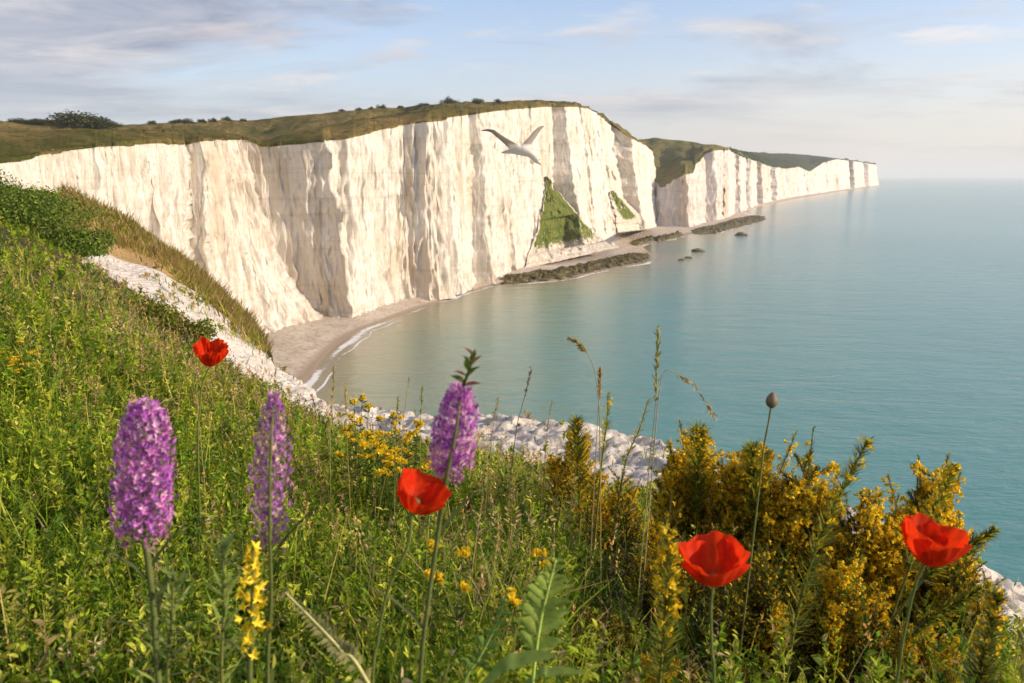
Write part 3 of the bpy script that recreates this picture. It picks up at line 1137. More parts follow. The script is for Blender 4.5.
near = tag(link_mesh('headland_ground', me, M['ground'], None, False), 'near cliff edge with white chalk lip and ochre soil under the wildflowers', 'ground', None, 'structure')
bpy.context.view_layer.update()
NEAR_BVH = BVHTree.FromObject(near, bpy.context.evaluated_depsgraph_get())


def gz(x, y):
    h = NEAR_BVH.ray_cast(Vector((x, y, 90)), Vector((0, 0, -1)))
    return h[0].z if h[0] is not None else CAMZ - 1.1


# ------------------------------------------------------------------ meadow (ground cover nobody could count)
GREENS = np.array([(0.21, 0.30, 0.018), (0.14, 0.235, 0.016), (0.31, 0.385, 0.025), (0.46, 0.47, 0.06), (0.09, 0.165, 0.018)])
DRY = np.array([(0.44, 0.36, 0.14), (0.36, 0.28, 0.12), (0.50, 0.38, 0.22), (0.36, 0.32, 0.09)])


def vnoise(x, y, s, off=0.0):
    return np.array([noise.noise(Vector((a / s + off, b / s - off, off))) for a, b in zip(x, y)])


def scatter(n, r0, r1, az0, az1, power=0.0):
    """log-even in distance, so that the cover is as close near by as far away"""
    r = r0 * (r1 / r0) ** RS.rand(n)
    a = np.radians(az0 + (az1 - az0) * RS.rand(n))
    x, y = r * np.sin(a), r * np.cos(a)
    z, stg, px = near_ground(x, y)
    chalk_, och_, rdg = zones(stg, px)
    keep = (stg < 7.05) & (y > 0.3)
    clump = vnoise(x, y, 0.9, 5.5) + 0.5 * vnoise(x, y, 0.3, 2.5)
    keep &= RS.rand(n) > np.clip(chalk_ * 1.35 - 0.06, 0, 0.985) * np.where(px < 300, 0.965 - 0.85 * sstep(0.10, 0.5, clump), 1.0 - 0.4 * sstep(0.4, 0.7, clump))
    keep &= RS.rand(n) > np.clip(och_ * np.where(px < 170, 0.95, 0.45), 0, 0.95)
    return x[keep], y[keep], z[keep] - 0.01, r[keep], stg[keep], px[keep]


def dryness(x, y, r, stg, px):
    d = 0.5 + 0.9 * vnoise(x, y, 1.6 + 0.0, 3.1) + 0.5 * vnoise(x, y, 0.5, 8.2)
    d = d * 0.42 - 0.05
    d += 0.52 * sstep(4.0, 8.0, r) * sstep(60, 130, px)          # the bank by the gully is parched
    d += 0.45 * sstep(440, 500, px) * sstep(2.0, 3.0, r) * (1 - sstep(600, 660, px))         # pale grass before the lip
    d += 0.75 * sstep(4.8, 5.4, stg) * sstep(60, 110, px)        # ridge beyond the gully
    d -= 0.35 * (1 - sstep(40, 110, px)) * sstep(12, 18, r)
    return np.clip(d, 0, 1)


def pick(pal, n):
    c = pal[RS.randint(0, len(pal), n)]
    return c * RS.uniform(0.55, 1.45, (n, 1))  # wide random brightness puts sun glints into the leaf colours


# -- grass blades
x, y, z, r, stg, px = scatter(190000, 0.95, 42, -62, 58)
k = RS.rand(len(x)) < np.where((px > 570) & (r < 3.2), 0.3, 1.0) * (0.42 + 0.58 * sstep(3.5, 6.5, r))
x, y, z, r, stg, px = (q[k] for q in (x, y, z, r, stg, px))
n = len(x)
dr = dryness(x, y, r, stg, px)
patchh = 0.75 + 0.7 * vnoise(x, y, 0.7, 1.3)
h = RS.uniform(0.12, 0.36, n) * patchh * (1 + 0.25 * sstep(4, 20, r))
h *= np.where(px > 560, 0.75, 1.0) * (1 - 0.55 * sstep(2.7, 3.4, stg))
h *= np.where((stg > 5) & (px < 284), 1.1, 1.0)
wd = RS.uniform(0.0025, 0.006, n) * (1 + 0.20 * r)
az = RS.rand(n) * 2 * np.pi
lean = RS.uniform(0.05, 0.65, n)
D = unit(np.stack([np.cos(az) * lean - 0.10, np.sin(az) * lean, np.ones(n)], 1))
U = unit(np.stack([np.cos(az), np.sin(az), -0.5 * np.ones(n)], 1))
isdry = RS.rand(n) < dr * 0.85
C = np.where(isdry[:, None], pick(DRY, n), pick(GREENS, n))
mb = MB()
mb.blades(np.stack([x, y, z], 1), D, U, h, wd, C, RS.uniform(0.1, 0.6, n), 3)
tag(mb.build('meadow_grass', M['leaf']), 'green and straw grass blades covering the near slope', 'grass', None, 'stuff')

# -- tufts along the ridge beyond the gully
x, y, z, r, stg, px = scatter(90000, 17, 42, -36, -12)
k = (stg > 4.75) & (stg < 7.1) & (px > 60) & (px < 290)
x, y, z, r, stg, px = (q[k] for q in (x, y, z, r, stg, px))
k = ~((stg < 5.5) & (px > 85) & (px < 172)) | (RS.rand(len(x)) < 0.10)
x, y, z, r, stg, px = (q[k] for q in (x, y, z, r, stg, px))
n = len(x)
pn = vnoise(x, y, 1.5, 2.2)
az = RS.rand(n) * 2 * np.pi
lean = RS.uniform(0.05, 0.6, n)
D = unit(np.stack([np.cos(az) * lean, np.sin(az) * lean, np.ones(n)], 1))
C = np.where((RS.rand(n) < 0.72 + 0.6 * pn)[:, None], pick(DRY, n) * np.array([0.8, 0.72, 0.6]), pick(GREENS, n) * np.array([0.95, 0.8, 0.9]))
mb = MB()
mb.blades(np.stack([x, y, z], 1), D, unit(np.stack([np.cos(az), np.sin(az), -0.5 * np.ones(n)], 1)), RS.uniform(0.12, 0.5, n) * (0.55 + 1.5 * np.clip(pn + 0.15, 0, 1) + 0.7 * vnoise(x, y, 0.6, 9.1)), RS.uniform(0.02, 0.045, n), C, 0.3, 2)
tag(mb.build('ridge_grass', M['leaf']), 'brown and olive tufts on the ridge beyond the white gully', 'grass', None, 'stuff')

# -- leafy herbs
def herbs(nst, r0, r1, az0, az1, nleaf, hl, ll, name, label, pal, drymul, hmask):
    x, y, z, r, stg, px = scatter(nst, r0, r1, az0, az1)
    k = RS.rand(len(x)) < hmask(px, r, stg)
    x, y, z, r, stg, px = (q[k] for q in (x, y, z, r, stg, px))
    n = len(x)
    dr = dryness(x, y, r, stg, px)
    hh = RS.uniform(hl[0], hl[1], n) * (1 - 0.6 * sstep(2.7, 3.4, stg)) * (0.8 + 0.55 * vnoise(x, y, 0.8, 4.4)) * np.where(px > 570, 0.8, 1.0)
    az = RS.rand(n) * 2 * np.pi
    lean = RS.uniform(0.0, 0.35, n)
    D = unit(np.stack([np.cos(az) * lean, np.sin(az) * lean, np.ones(n)], 1))
    base = np.stack([x, y, z], 1)
    mb = MB()
    cst = np.where((RS.rand(n) < dr * 0.5)[:, None], pick(DRY, n), pick(pal, n))
    mb.blades(base, D, unit(rand_unit(n) * (1, 1, 0.2)), hh, 0.0028 * (1 + 0.15 * r), cst, 0.1, 2)
    idx = np.repeat(np.arange(n), nleaf)
    s = RS.rand(len(idx)) ** 0.7 * 0.95 + 0.05
    P = base[idx] + D[idx] * (hh[idx] * s)[:, None]
    la = RS.rand(len(idx)) * 2 * np.pi
    el = RS.uniform(0.1, 1.9, len(idx))
    LD = unit(np.stack([np.cos(la), np.sin(la), el], 1))
    LN = unit(np.stack([-np.cos(la) * el, -np.sin(la) * el, np.ones(len(idx))], 1) + 0.9 * RS.normal(size=(len(idx), 3)))
    L = RS.uniform(ll[0], ll[1], len(idx)) * (1 + 0.10 * r[idx]) * (1.15 - 0.55 * s)
    lw = L * RS.uniform(0.24, 0.52, len(idx))
    c = np.where((RS.rand(len(idx)) < drymul * dr[idx])[:, None], pick(DRY, len(idx)), cst[idx] * RS.uniform(0.8, 1.25, (len(idx), 1)))
    mb.leaves(P, LD, LN, L, lw, c)
    tag(mb.build(name, M['leaf']), label, 'herbs', None, 'stuff')


herbs(25000, 1.0, 8, -60, 58, 17, (0.10, 0.38), (0.012, 0.034), 'meadow_herbs', 'low leafy green herbs filling the foreground meadow', GREENS, 0.16,
      lambda px, r, stg: np.where((px > 570) & (r < 3.4), 0.16, np.where(px > 570, 0.5, 1.0)))
herbs(7500, 4.5, 40, -62, 40, 13, (0.14, 0.42), (0.02, 0.05), 'bank_herbs', 'rough olive and brown herbs covering the left bank', GREENS, 0.75,
      lambda px, r, stg: np.where(px > 300, 0.35, 1.0))

# -- fine seed heads among the grass
x, y, z, r, stg, px = scatter(9000, 1.6, 34, -60, 52)
n = len(x)
dr = dryness(x, y, r, stg, px)
k = RS.rand(n) < (0.05 + 0.9 * dr) * (0.25 + 0.75 * sstep(2.2, 4.5, r))
x, y, z, r, px = x[k], y[k], z[k], r[k], px[k]
n = len(x)
hh = RS.uniform(0.22, 0.48, n) * np.where(px > 560, 0.7, 1.0) * (1 - 0.45 * sstep(2.7, 3.4, stg[k]))
az = RS.rand(n) * 2 * np.pi
D = unit(np.stack([np.cos(az) * 0.22, np.sin(az) * 0.22, np.ones(n)], 1))
mb = MB()
base = np.stack([x, y, z], 1)
C = pick(DRY, n) * np.array([1.15, 1.05, 1.0])
mb.blades(base, D, unit(rand_unit(n) * (1, 1, .2)), hh, 0.002 * (1 + 0.2 * r), C, 0.08, 2)
idx = np.repeat(np.arange(n), 8)
s = RS.uniform(0.78, 1.02, len(idx))
P = base[idx] + D[idx] * (hh[idx] * s)[:, None]
mb.leaves(P, unit(D[idx] + 0.5 * RS.normal(size=(len(idx), 3))), rand_unit(len(idx)), 0.010 * (1 + 0.14 * r[idx]), 0.004 * (1 + 0.14 * r[idx]),
          C[idx] * RS.uniform(0.8, 1.4, (len(idx), 1)) * np.array([1.1, 0.95, 0.95]))
tag(mb.build('dry_grass', M['leaf']), 'dry straw and pinkish seed heads standing among the grass', 'grass', None, 'stuff')


# ------------------------------------------------------------------ bushes
def bush_mesh(name, rx, ry, rz, n, ls, pal, lobes=7, seed=0):
    rs = np.random.RandomState(seed + 100)
    mb = MB()
    cs = np.clip(rs.normal(size=(lobes, 3)), -1.4, 1.4) * np.array([0.42, 0.42, 0.20]) + np.array([0, 0, 0.38])
    rr = rs.uniform(0.30, 0.52, lobes) * (1.15 - 0.45 * np.linalg.norm(cs[:, :2], axis=1))
    cs[:, 2] *= 1.1 - 0.5 * np.linalg.norm(cs[:, :2], axis=1)
    k = rs.randint(0, lobes, n)
    u = rs.normal(size=(n, 3))
    u /= np.linalg.norm(u, axis=1, keepdims=True)
    rad = rr[k] * (0.35 + 0.65 * rs.rand(n) ** 0.4) * (1 + 0.18 * rs.normal(size=n))
    P = cs[k] + u * rad[:, None]
    P[:, 2] = np.abs(P[:, 2])
    Nn = unit(u + 0.8 * rs.normal(size=(n, 3)))
    Dd = unit(np.cross(Nn, rs.normal(size=(n, 3))) + np.array([0, 0, 0.3]))
    c = pal[rs.randint(0, len(pal), n)] * rs.uniform(0.65, 1.35, (n, 1))
    S = np.array([rx, ry, rz])
    mb.leaves(P * S, Dd, Nn, ls * rs.uniform(0.6, 1.4, n), ls * 0.55, c)
    return mb.mesh(name)


def stem_mesh(name, rx, rz, r, k=5, seed=0):
    rnd = random.Random(seed)
    mb = MB()
    for i in range(k):
        a = rnd.uniform(0, 6.28)
        e = Vector((math.cos(a) * rx * 0.5, math.sin(a) * rx * 0.5, rz * 0.7))
        m_ = e * 0.5 + Vector((rnd.uniform(-.1, .1) * rx, rnd.uniform(-.1, .1) * rx, 0))
        mb.tube([(0, 0, -0.05 * rz), m_, e], [r, r * 0.7, r * 0.3], (0.10, 0.075, 0.045), 5)
    return mb.mesh(name)


DARKPAL = np.array([(0.045, 0.06, 0.018), (0.06, 0.075, 0.02), (0.035, 0.05, 0.016), (0.085, 0.09, 0.028)])
fol = [bush_mesh('foliage', 1, 1, 1, 2600, 0.10, DARKPAL, 12, s) for s in range(4)]
stm = [stem_mesh('stem', 1, 1, 0.05, 5, s) for s in range(4)]
for me in fol:
    me.materials.append(M['bush'])
for me in stm:
    me.materials.append(M['woody'])
TOP_BVH = [BVHTree.FromObject(bpy.data.objects[n_], bpy.context.evaluated_depsgraph_get()) for n_ in ('clifftop_grass',)]
sky_bushes = [(82, 126, 56, 15, 'largest dark bush, humped on the left skyline above the cliff'),
              (62, 125, 26, 6, 'low dark scrub against the left foot of the largest skyline bush'),
              (108, 127, 26, 6, 'low dark scrub tapering from the right foot of the largest skyline bush'),
              (20, 122, 34, 5, 'low dark scrub at the far left end of the skyline'),
              (42, 123, 22, 5, 'low scrub on the skyline between the far left scrub and the largest bush'),
              (151, 125, 10, 5, 'lone small bush on the skyline right of the largest bush'),
              (176, 123.5, 12, 3.5, 'flat small scrub on the skyline right of the lone small bush'),
              (183, 123, 16, 5.5, 'wider dark bush on the skyline above the narrow recessed cliff face'),
              (202, 122.5, 8, 3.5, 'small round bush right of the wider dark skyline bush'),
              (212, 122, 8, 4.5, 'small upright bush above the left cliff, second from the wider one'),
              (227, 121.5, 9, 4, 'small bush on the skyline over the end of the near turf'),
              (242, 121, 7, 3, 'tiny bush on the skyline where the second rise begins'),
              (342, 111.6, 6, 2.8, 'tiny bush first on the rising skyline of the headland'),
              (358, 110.3, 6, 3.5, 'small bush second on the rising skyline of the headland'),
              (371, 109.6, 6, 3.2, 'small bush third on the rising skyline of the headland'),
              (381, 108.9, 9, 5, 'bigger round bush in the middle of the rising skyline'),
              (400.5, 107.6, 6, 2.8, 'tiny bush right of the bigger round one on the rising skyline'),
              (423, 106, 14, 3.2, 'long low scrub left of the two round bushes near the headland top'),
              (450, 104, 16, 7.5, 'largest round bush near the top of the headland'),
              (479, 102.8, 12, 6, 'second round bush near the top of the headland'),
              (498, 102, 7, 4, 'small round bush rightmost on the headland skyline')]
for k, (px, py, w, hpx, lab) in enumerate(sky_bushes):
    d = (at(px, py, 100) - Vector((0, 0, CAMZ))).normalized()
    # walk down the column until the turf is met: the bush stands just this side of the skyline
    hit = None
    for dy in np.arange(-6, 10, 0.4):
        d = (at(px, py + dy, 100) - Vector((0, 0, CAMZ))).normalized()
        hh_ = TOP_BVH[0].ray_cast(Vector((0, 0, CAMZ)), d)
        if hh_[0] is not None and hh_[0].y > 60:
            hit = hh_[0]
            break
    if hit is None:
        continue
    sc_ = hit.y / F
    o = empty('bush', (hit.x, hit.y, hit.z - 0.35 * hpx * hit.y / F), lab, 'bush', 'bushes on the clifftop skyline', random.uniform(0, 6.28))
    vis = hpx * sc_
    o.scale = (w * sc_ * 0.62, w * sc_ * 0.62, vis * 1.12)
    f_ = link_mesh('foliage', fol[k % 4], None, o)
    s_ = link_mesh('stem', stm[k % 4], None, o)

# shrubs on the left bank
SHRUBPAL = np.array([(0.085, 0.15, 0.018), (0.12, 0.185, 0.024), (0.055, 0.105, 0.016), (0.20, 0.24, 0.045)])
for k, (px, py, Y, w, hh_, lab) in enumerate([
        (22, 226, 17.5, 1.75, 0.72, 'large dark green leafy shrub on the left bank'),
        (70, 238, 16.5, 0.95, 0.5, 'smaller dark green shrub beside the pale dirt scar'),
        (-30, 212, 18.5, 1.3, 0.8, 'dark green shrub cut off by the left edge of the view'),
        (142, 330, 9.6, 0.55, 0.34, 'low yellow-green shrublet on the bank below the white gully'),
        (178, 345, 9.2, 0.45, 0.3, 'low yellowish shrublet right beside the white gully edge')]):
    p = at(px, py, Y)
    o = empty('shrub', (p.x, p.y, gz(p.x, p.y) - 0.05), lab, 'shrub', 'shrubs on the left bank', random.uniform(0, 6))
    pal = SHRUBPAL if k < 3 else np.array([(0.14, 0.17, 0.02), (0.20, 0.19, 0.03), (0.10, 0.13, 0.02)])
    me = bush_mesh('foliage', w, w, hh_ * 1.15, 6500 if k < 3 else 1500, 0.062 if k < 3 else 0.045, pal, 14, 40 + k)
    link_mesh('foliage', me, M['bush'], o)
    link_mesh('stem', stem_mesh('stem', w, hh_, 0.02, 7, k), M['woody'], o)


# ------------------------------------------------------------------ flowers
def ground_pt(p):
    return Vector((p.x, p.y, gz(p.x, p.y)))


def spline(pts, n=24):
    pts = [Vector(p) for p in pts]
    ext = [pts[0] * 2 - pts[1]] + pts + [pts[-1] * 2 - pts[-2]]
    out = []
    for i in range(1, len(ext) - 2):
        p0, p1, p2, p3 = ext[i - 1:i + 3]
        m_ = max(2, n // (len(pts) - 1))
        for k in range(m_):
            t = k / m_
            out.append(0.5 * ((2 * p1) + (p2 - p0) * t + (2 * p0 - 5 * p1 + 4 * p2 - p3) * t * t + (3 * p1 - p0 - 3 * p2 + p3) * t ** 3))
    out.append(pts[-1])
    return out


def stem_down(path, Y0):
    """picture path of a stem at distance Y0, carried on to the ground"""
    pts = [at(px, py, Y0) for px, py in path]
    last, prev = pts[-1], pts[-2]
    g = gz(last.x, last.y)
    d = (last - prev)
    k = (last.z - g) / max(1e-3, -d.z)
    end = Vector((last.x + d.x * k * 0.6, last.y + 0.03, 0))
    end.z = gz(end.x, end.y) - 0.01
    return pts, end


def local(pts, org):
    return [p - org for p in pts]


def petal_mesh(name, R, Hh, ang0, span, open_, seed, wav=0.10, notch=0.0, flare=0.0, nu=34, nv=22):
    """one poppy petal: part of a bowl, crumpled at the rim"""
    rnd = random.Random(seed)
    ph = [rnd.uniform(0, 6.28) for _ in range(4)]
    V, C = [], []
    for i in range(nv):
        v = i / (nv - 1)
        for j in range(nu):
            u = j / (nu - 1) * 2 - 1
            edge = 1 - 0.22 * abs(u) ** 3
            a = ang0 + span * 0.5 * u * (0.35 + 0.65 * v ** 0.6)
            rim = v ** 2.2
            vv = v * edge
            rad = R * (math.sin(min(1.0, vv) * math.pi * 0.5 * open_) ** 0.8 if vv > 0 else 0)
            rad += R * flare * vv ** 4
            hgt = Hh * (vv ** 1.55)
            w = wav * rim * R * (math.sin(7 * u + ph[0]) * 0.5 + math.sin(13 * u + ph[1]) * 0.28 + 0.35 * math.sin(19 * u + ph[2]))
            cr = 0.02 * R * math.sin(16 * u + 9 * v + ph[3]) * v + 0.05 * R * noise.noise(Vector((u * 2.2 + ph[0], v * 2.6, ph[1]))) * v + 0.014 * R * noise.noise(Vector((u * 9 + ph[2], v * 3, ph[1])))
            rad += w + cr
            hgt += wav * 0.8 * rim * R * math.sin(5 * u + ph[2])
            V.append((rad * math.cos(a), rad * math.sin(a), hgt))
            k = 1 - 0.9 * max(0, 0.10 - v) / 0.10
            k *= 0.86 + 0.22 * noise.noise(Vector((u * 11 + ph[0], v * 1.5, 3)))
            C.append((0.80 * k + 0.015, 0.040 * k + 0.004 + 0.010 * rnd.random(), 0.008))
    return np_mesh(name, V, grid_quads(nv, nu), C)


def poppy(px, py, Y, wpx, hpx, path, label, tilt, seed, opened=0.86, spin=0.0, flare=0.1, wav=0.1, petals=4):
    c = at(px, py + hpx * 0.48, Y)          # where the flower meets its stem
    pts, end = stem_down(path, Y)
    root = empty('poppy', end, label, 'poppy', 'red poppies')
    line = spline([c] + pts[1:] + [end], 30)
    mb = MB()
    mb.tube(local(line, end), [0.0019 + 0.0006 * i / len(line) for i in range(len(line))], (0.13, 0.17, 0.035), 7)
    # bristles
    k = RS.randint(0, len(line) - 1, 260)
    f = RS.rand(260)[:, None]
    L0 = np.array([tuple(p - end) for p in line])
    P = L0[k] * (1 - f) + L0[np.minimum(k + 1, len(line) - 1)] * f
    dd = unit(RS.normal(size=(260, 3)) * (1, 1, 0.2))
    mb.blades(P, dd, unit(RS.normal(size=(260, 3))), 0.0055, 0.0005, (0.25, 0.26, 0.12), 0.1, 1)
    mb.build('stem', M['stem'], root, True)
    R = wpx / 2 * Y / F
    Hh = hpx * 0.98 * Y / F
    rot = Euler(tilt).to_matrix().to_4x4()
    hold = Matrix.Translation(c - end) @ rot @ Matrix.Rotation(spin, 4, 'Z')
    for q in range(petals):
        inner = q % 2
        me = petal_mesh('petal', R * (0.95 if inner else 1.0), Hh * (1.02 if inner else 0.95), q * 2 * math.pi / petals, math.radians(160 if petals == 4 else 110),
                        opened, seed * 10 + q, wav, flare=flare * (0.6 if inner else 1))
        o = link_mesh('petal', me, M['petal'], root, True)
        o.matrix_local = hold
    mb = MB()
    mb.tube([(0, 0, -0.001), (0, 0, 0.004), (0, 0, 0.012), (0, 0, 0.015), (0, 0, 0.0155)], [0.0022, 0.005, 0.0058, 0.0045, 0.001], (0.10, 0.14, 0.05), 10)
    n_ = 70
    aa = RS.rand(n_) * 6.28
    P = np.stack([np.cos(aa) * 0.0045, np.sin(aa) * 0.0045, np.full(n_, 0.003)], 1)
    dd = unit(np.stack([np.cos(aa), np.sin(aa), RS.uniform(0.5, 1.6, n_)], 1))
    mb.blades(P, dd, dd * 0 + (0, 0, 1), RS.uniform(0.008, 0.014, n_), 0.0014, (0.02, 0.012, 0.02), 0.1, 2)
    o = mb.build('stamens', M['woody'], root)
    o.matrix_local = hold
    return root, hold, line, end


poppy(210, 354, 2.1, 29, 24, [(205, 366), (202, 385), (200, 410), (198, 445)], 'small ruffled red poppy on the left, in front of the white gully', (0.25, 0.22, 0), 3, 0.95, 0.4, 0.1, 0.24, 6)
poppy(412, 493, 0.97, 54, 33, [(412, 509), (408, 545), (388, 590), (378, 640), (372, 690)], 'red poppy leaning left below the middle purple spike', (0.16, 0.50, 0), 5, 0.93, -1.35, 0.12, 0.10)
poppy(713, 563, 1.05, 66, 42, [(711, 583), (711, 610), (712, 650), (714, 690)], 'lowest red poppy, upright in front of the dark gorse', (0.06, -0.06, 0), 8, 0.97, -1.75, 0.20, 0.12)
poppy(925, 543, 1.08, 62, 43, [(922, 563), (914, 590), (903, 640), (895, 690)], 'rightmost red poppy standing before the gorse by the chalk edge', (0.05, 0.20, 0), 12, 0.95, -1.4, 0.10, 0.10)

# -- poppy seed head
Yb = 1.7
pts, end = stem_down([(771, 407), (768, 425), (764, 446), (760, 480)], Yb)
root = empty('poppy_bud', end, 'closed grey-green poppy bud on a thin stem above the gorse', 'flower bud')
mb = MB()
mb.tube(local(spline([pts[0]] + pts[1:] + [end], 26), end), 0.0022, (0.16, 0.17, 0.05), 7)
mb.build('stem', M['stem'], root, True)
mb = MB()
s_ = Yb / F
prof = [(-1.0, 0.05), (-0.93, 0.42), (-0.7, 0.78), (-0.3, 1.0), (0.1, 0.97), (0.5, 0.74), (0.8, 0.42), (0.95, 0.2), (1.0, 0.03)]
cb = at(771, 400, Yb) - end
mb.tube([cb + Vector((0.0006 * k, 0, 8.6 * s_ * a_)) for k, (a_, r_) in enumerate(prof)], [6.2 * s_ * r_ for a_, r_ in prof], (0.15, 0.13, 0.06), 12, (0.22, 0.16, 0.10))
mb.build('bud', M['stem'], root, True)


def floret_spike(px0, py0, px1, py1, Y, wpx, prof, n, pal, label, stem_path, extra=None, size=0.0105, leaves=7, loose=0.0, kind='purple_flower_spike', cat='wildflower',
                 group='purple flower spikes', stemcol=(0.12, 0.15, 0.04), frontstem=False, stem_r=0.0038):
    """a tall spike packed with small lipped florets"""
    top, bot = at(px0, py0, Y), at(px1, py1, Y)
    pts, end = stem_down(stem_path, Y)
    root = empty(kind, end, label, cat, group)
    line = spline([top + (top - bot) * 0.02] + pts + [end], 40)
    if frontstem:
        for p_ in line:
            f_ = (top.z - p_.z) / (top.z - bot.z)
            k_ = 1 - wpx / 2 / F * 0.95 * float(sstep(-0.05, 0.3, f_) * (1 - sstep(0.9, 1.5, f_)))
            p_.xyz = Vector((0, 0, CAMZ)) + (p_ - Vector((0, 0, CAMZ))) * k_
    mb = MB()
    mb.tube(local(line, end), [stem_r * (0.35 + 0.65 * min(1, 3.0 * i / len(line))) for i in range(len(line))], stemcol, 8)
    mb.build('stem', M['stem'], root, True)
    ax_ = np.array(bot - top)
    Ls = np.linalg.norm(ax_)
    ax_ = ax_ / Ls
    Rm = wpx / 2 * Y / F
    t = (np.arange(n) + RS.rand(n) * 0.8) / n
    th = np.arange(n) * 2.39996 + RS.normal(size=n) * 0.25
    kp_ = (t < 0.84) | (RS.rand(n) < 0.45)
    t, th = t[kp_], th[kp_]
    n = len(t)
    rad = Rm * np.interp(t, [p[0] for p in prof], [p[1] for p in prof])
    side = unit(np.cross(ax_, (0, 1, 0)))
    fwd = np.cross(side, ax_)
    out = np.cos(th)[:, None] * side + np.sin(th)[:, None] * fwd
    C0 = np.array(top - end) + ax_ * (t * Ls)[:, None]
    reach = rad * RS.uniform(0.62 - loose, 1.02, n)
    P = C0 + out * reach[:, None]
    mb = MB()
    face = unit(out - ax_ * 0.15 + 0.3 * RS.normal(size=(n, 3)))
    # floret tubes (pale) from the axis
    Cc = pal[RS.randint(0, len(pal), n)] * RS.uniform(0.75, 1.25, (n, 1))
    if kind == 'purple_flower_spike':
        Cc = Cc + (np.array([(0.30, 0.17, 0.16)]) - Cc) * (0.75 * sstep(0.82, 0.95, t))[:, None]
    Lt = np.maximum(reach * 0.75, 0.004)
    mb.blades(C0 + out * (reach - Lt)[:, None], out, unit(np.tile(-ax_, (n, 1)) + 0.01 * RS.normal(size=(n, 3))), Lt, size * 0.30, Cc * 0.75, 0.08, 2)
    # five lobes per floret
    u1 = unit(np.cross(face, ax_ + 0.01))
    u2 = np.cross(face, u1)
    for a_, ln, wd_ in ((-1.57, 1.15, 0.62), (-0.55, 0.95, 0.5), (-2.6, 0.95, 0.5), (0.75, 0.72, 0.42), (2.4, 0.72, 0.42)):
        a2 = a_ + RS.normal(size=n) * 0.2
        d_ = unit(np.cos(a2)[:, None] * u1 + np.sin(a2)[:, None] * (-u2) * 1.0 + face * RS.uniform(0.3, 1.5, n)[:, None])
        shade = RS.uniform(0.8, 1.3, (n, 1))
        mb.leaves(P, d_, face, size * ln * RS.uniform(0.8, 1.25, n), size * wd_ * 0.85, Cc * shade, 0.2, 0.6)
    # pale throat
    if kind == 'purple_flower_spike':
        mb.leaves(P + face * size * 0.12, unit(u1 + 0.4 * face), face, size * 0.42, size * 0.34, np.array([(0.62, 0.42, 0.58)]) * RS.uniform(0.6, 1.2, (n, 1)), 0.1)
    mb.build('flower_spike', M['floret'], root)
    # narrow leaves up the stem
    seg = line[int(len(line) * 0.42):]
    for k in range(leaves):
        b_ = seg[int((k + 0.5) / leaves * (len(seg) - 1))] - end
        a_ = k * 2.4 + RS.rand()
        mbl = MB()
        d_ = unit(np.array([math.cos(a_) * 0.55, math.sin(a_) * 0.55, 1.0]))
        u_ = unit(np.array([math.cos(a_), math.sin(a_), -0.3]))
        for w_ in range(1):
            mbl.blades([tuple(b_)], [d_], [u_], RS.uniform(0.05, 0.095), RS.uniform(0.007, 0.011), np.array([(0.13, 0.16, 0.05)]) * RS.uniform(0.8, 1.2), 0.45, 3)
        mbl.build('leaf', M['leaf'], root)
    return root, line, end


PURP = np.array([(0.58, 0.17, 0.58), (0.48, 0.13, 0.55), (0.68, 0.26, 0.64), (0.38, 0.11, 0.52), (0.78, 0.48, 0.72)])
PALE = np.array([(0.52, 0.22, 0.52), (0.42, 0.16, 0.48), (0.62, 0.40, 0.50), (0.64, 0.48, 0.42), (0.38, 0.13, 0.46)])
DOME = [(0, 0.2), (0.04, 0.45), (0.12, 0.70), (0.3, 0.93), (0.6, 1.0), (0.85, 0.98), (1.0, 0.72)]
floret_spike(146, 403, 142, 543, 0.97, 62, DOME, 760, PURP, 'widest vivid purple flower spike, at the far left', [(145, 520), (148, 560), (154, 610), (160, 690)], leaves=9, size=0.0068, stem_r=0.0042)
floret_spike(274, 394, 269, 552, 1.0, 43, [(0, 0.2), (0.1, 0.5), (0.3, 0.85), (0.55, 1.0), (0.8, 0.95), (1.0, 0.7)], 370, PALE,
             'slender faded purple spike, pinkish at the base, second from the left', [(270, 470), (270, 540), (271, 600), (268, 690)], loose=0.25, leaves=5, size=0.0066, stem_r=0.0026, frontstem=True)
r3, l3, e3 = floret_spike(461, 388, 447, 480, 1.02, 46, [(0, 0.35), (0.06, 0.6), (0.2, 0.84), (0.5, 1.0), (0.8, 1.0), (1.0, 0.72)], 520, PURP,
                          'purple flower spike with a leafy green tip, right of the yellow flowers', [(456, 430), (446, 480), (437, 540), (426, 620), (420, 690)], leaves=3, size=0.0064, stem_r=0.0034, frontstem=True)
# leafy tip of the third spike
mb = MB()
ctop = at(463, 386, 1.02) - e3
tip = at(474, 356, 1.02) - e3
mb.tube([ctop, (ctop + tip) / 2 + Vector((0.001, 0, 0)), tip], [0.0022, 0.002, 0.001], (0.13, 0.17, 0.04), 6)
P, D_, N_, L_, C_ = [], [], [], [], []
for k in range(13):
    s = k / 12
    b_ = ctop.lerp(tip, s * 0.95)
    a_ = k * 2.4
    el = lerp(0.3, 1.6, s)
    d_ = Vector((math.cos(a_), math.sin(a_), el)).normalized()
    P.append(tuple(b_)); D_.append(tuple(d_)); N_.append(tuple(Vector((-d_.x * d_.z, -d_.y * d_.z, 1)).normalized()))
    L_.append(lerp(0.026, 0.019, s) * random.uniform(0.8, 1.15))
    C_.append((0.15, 0.20, 0.04) if k % 4 else (0.30, 0.14, 0.10))
mb.leaves(P, D_, N_, np.array(L_), np.array(L_) * 0.40, np.array(C_))
mb.build('leafy_tip', M['leaf'], r3)
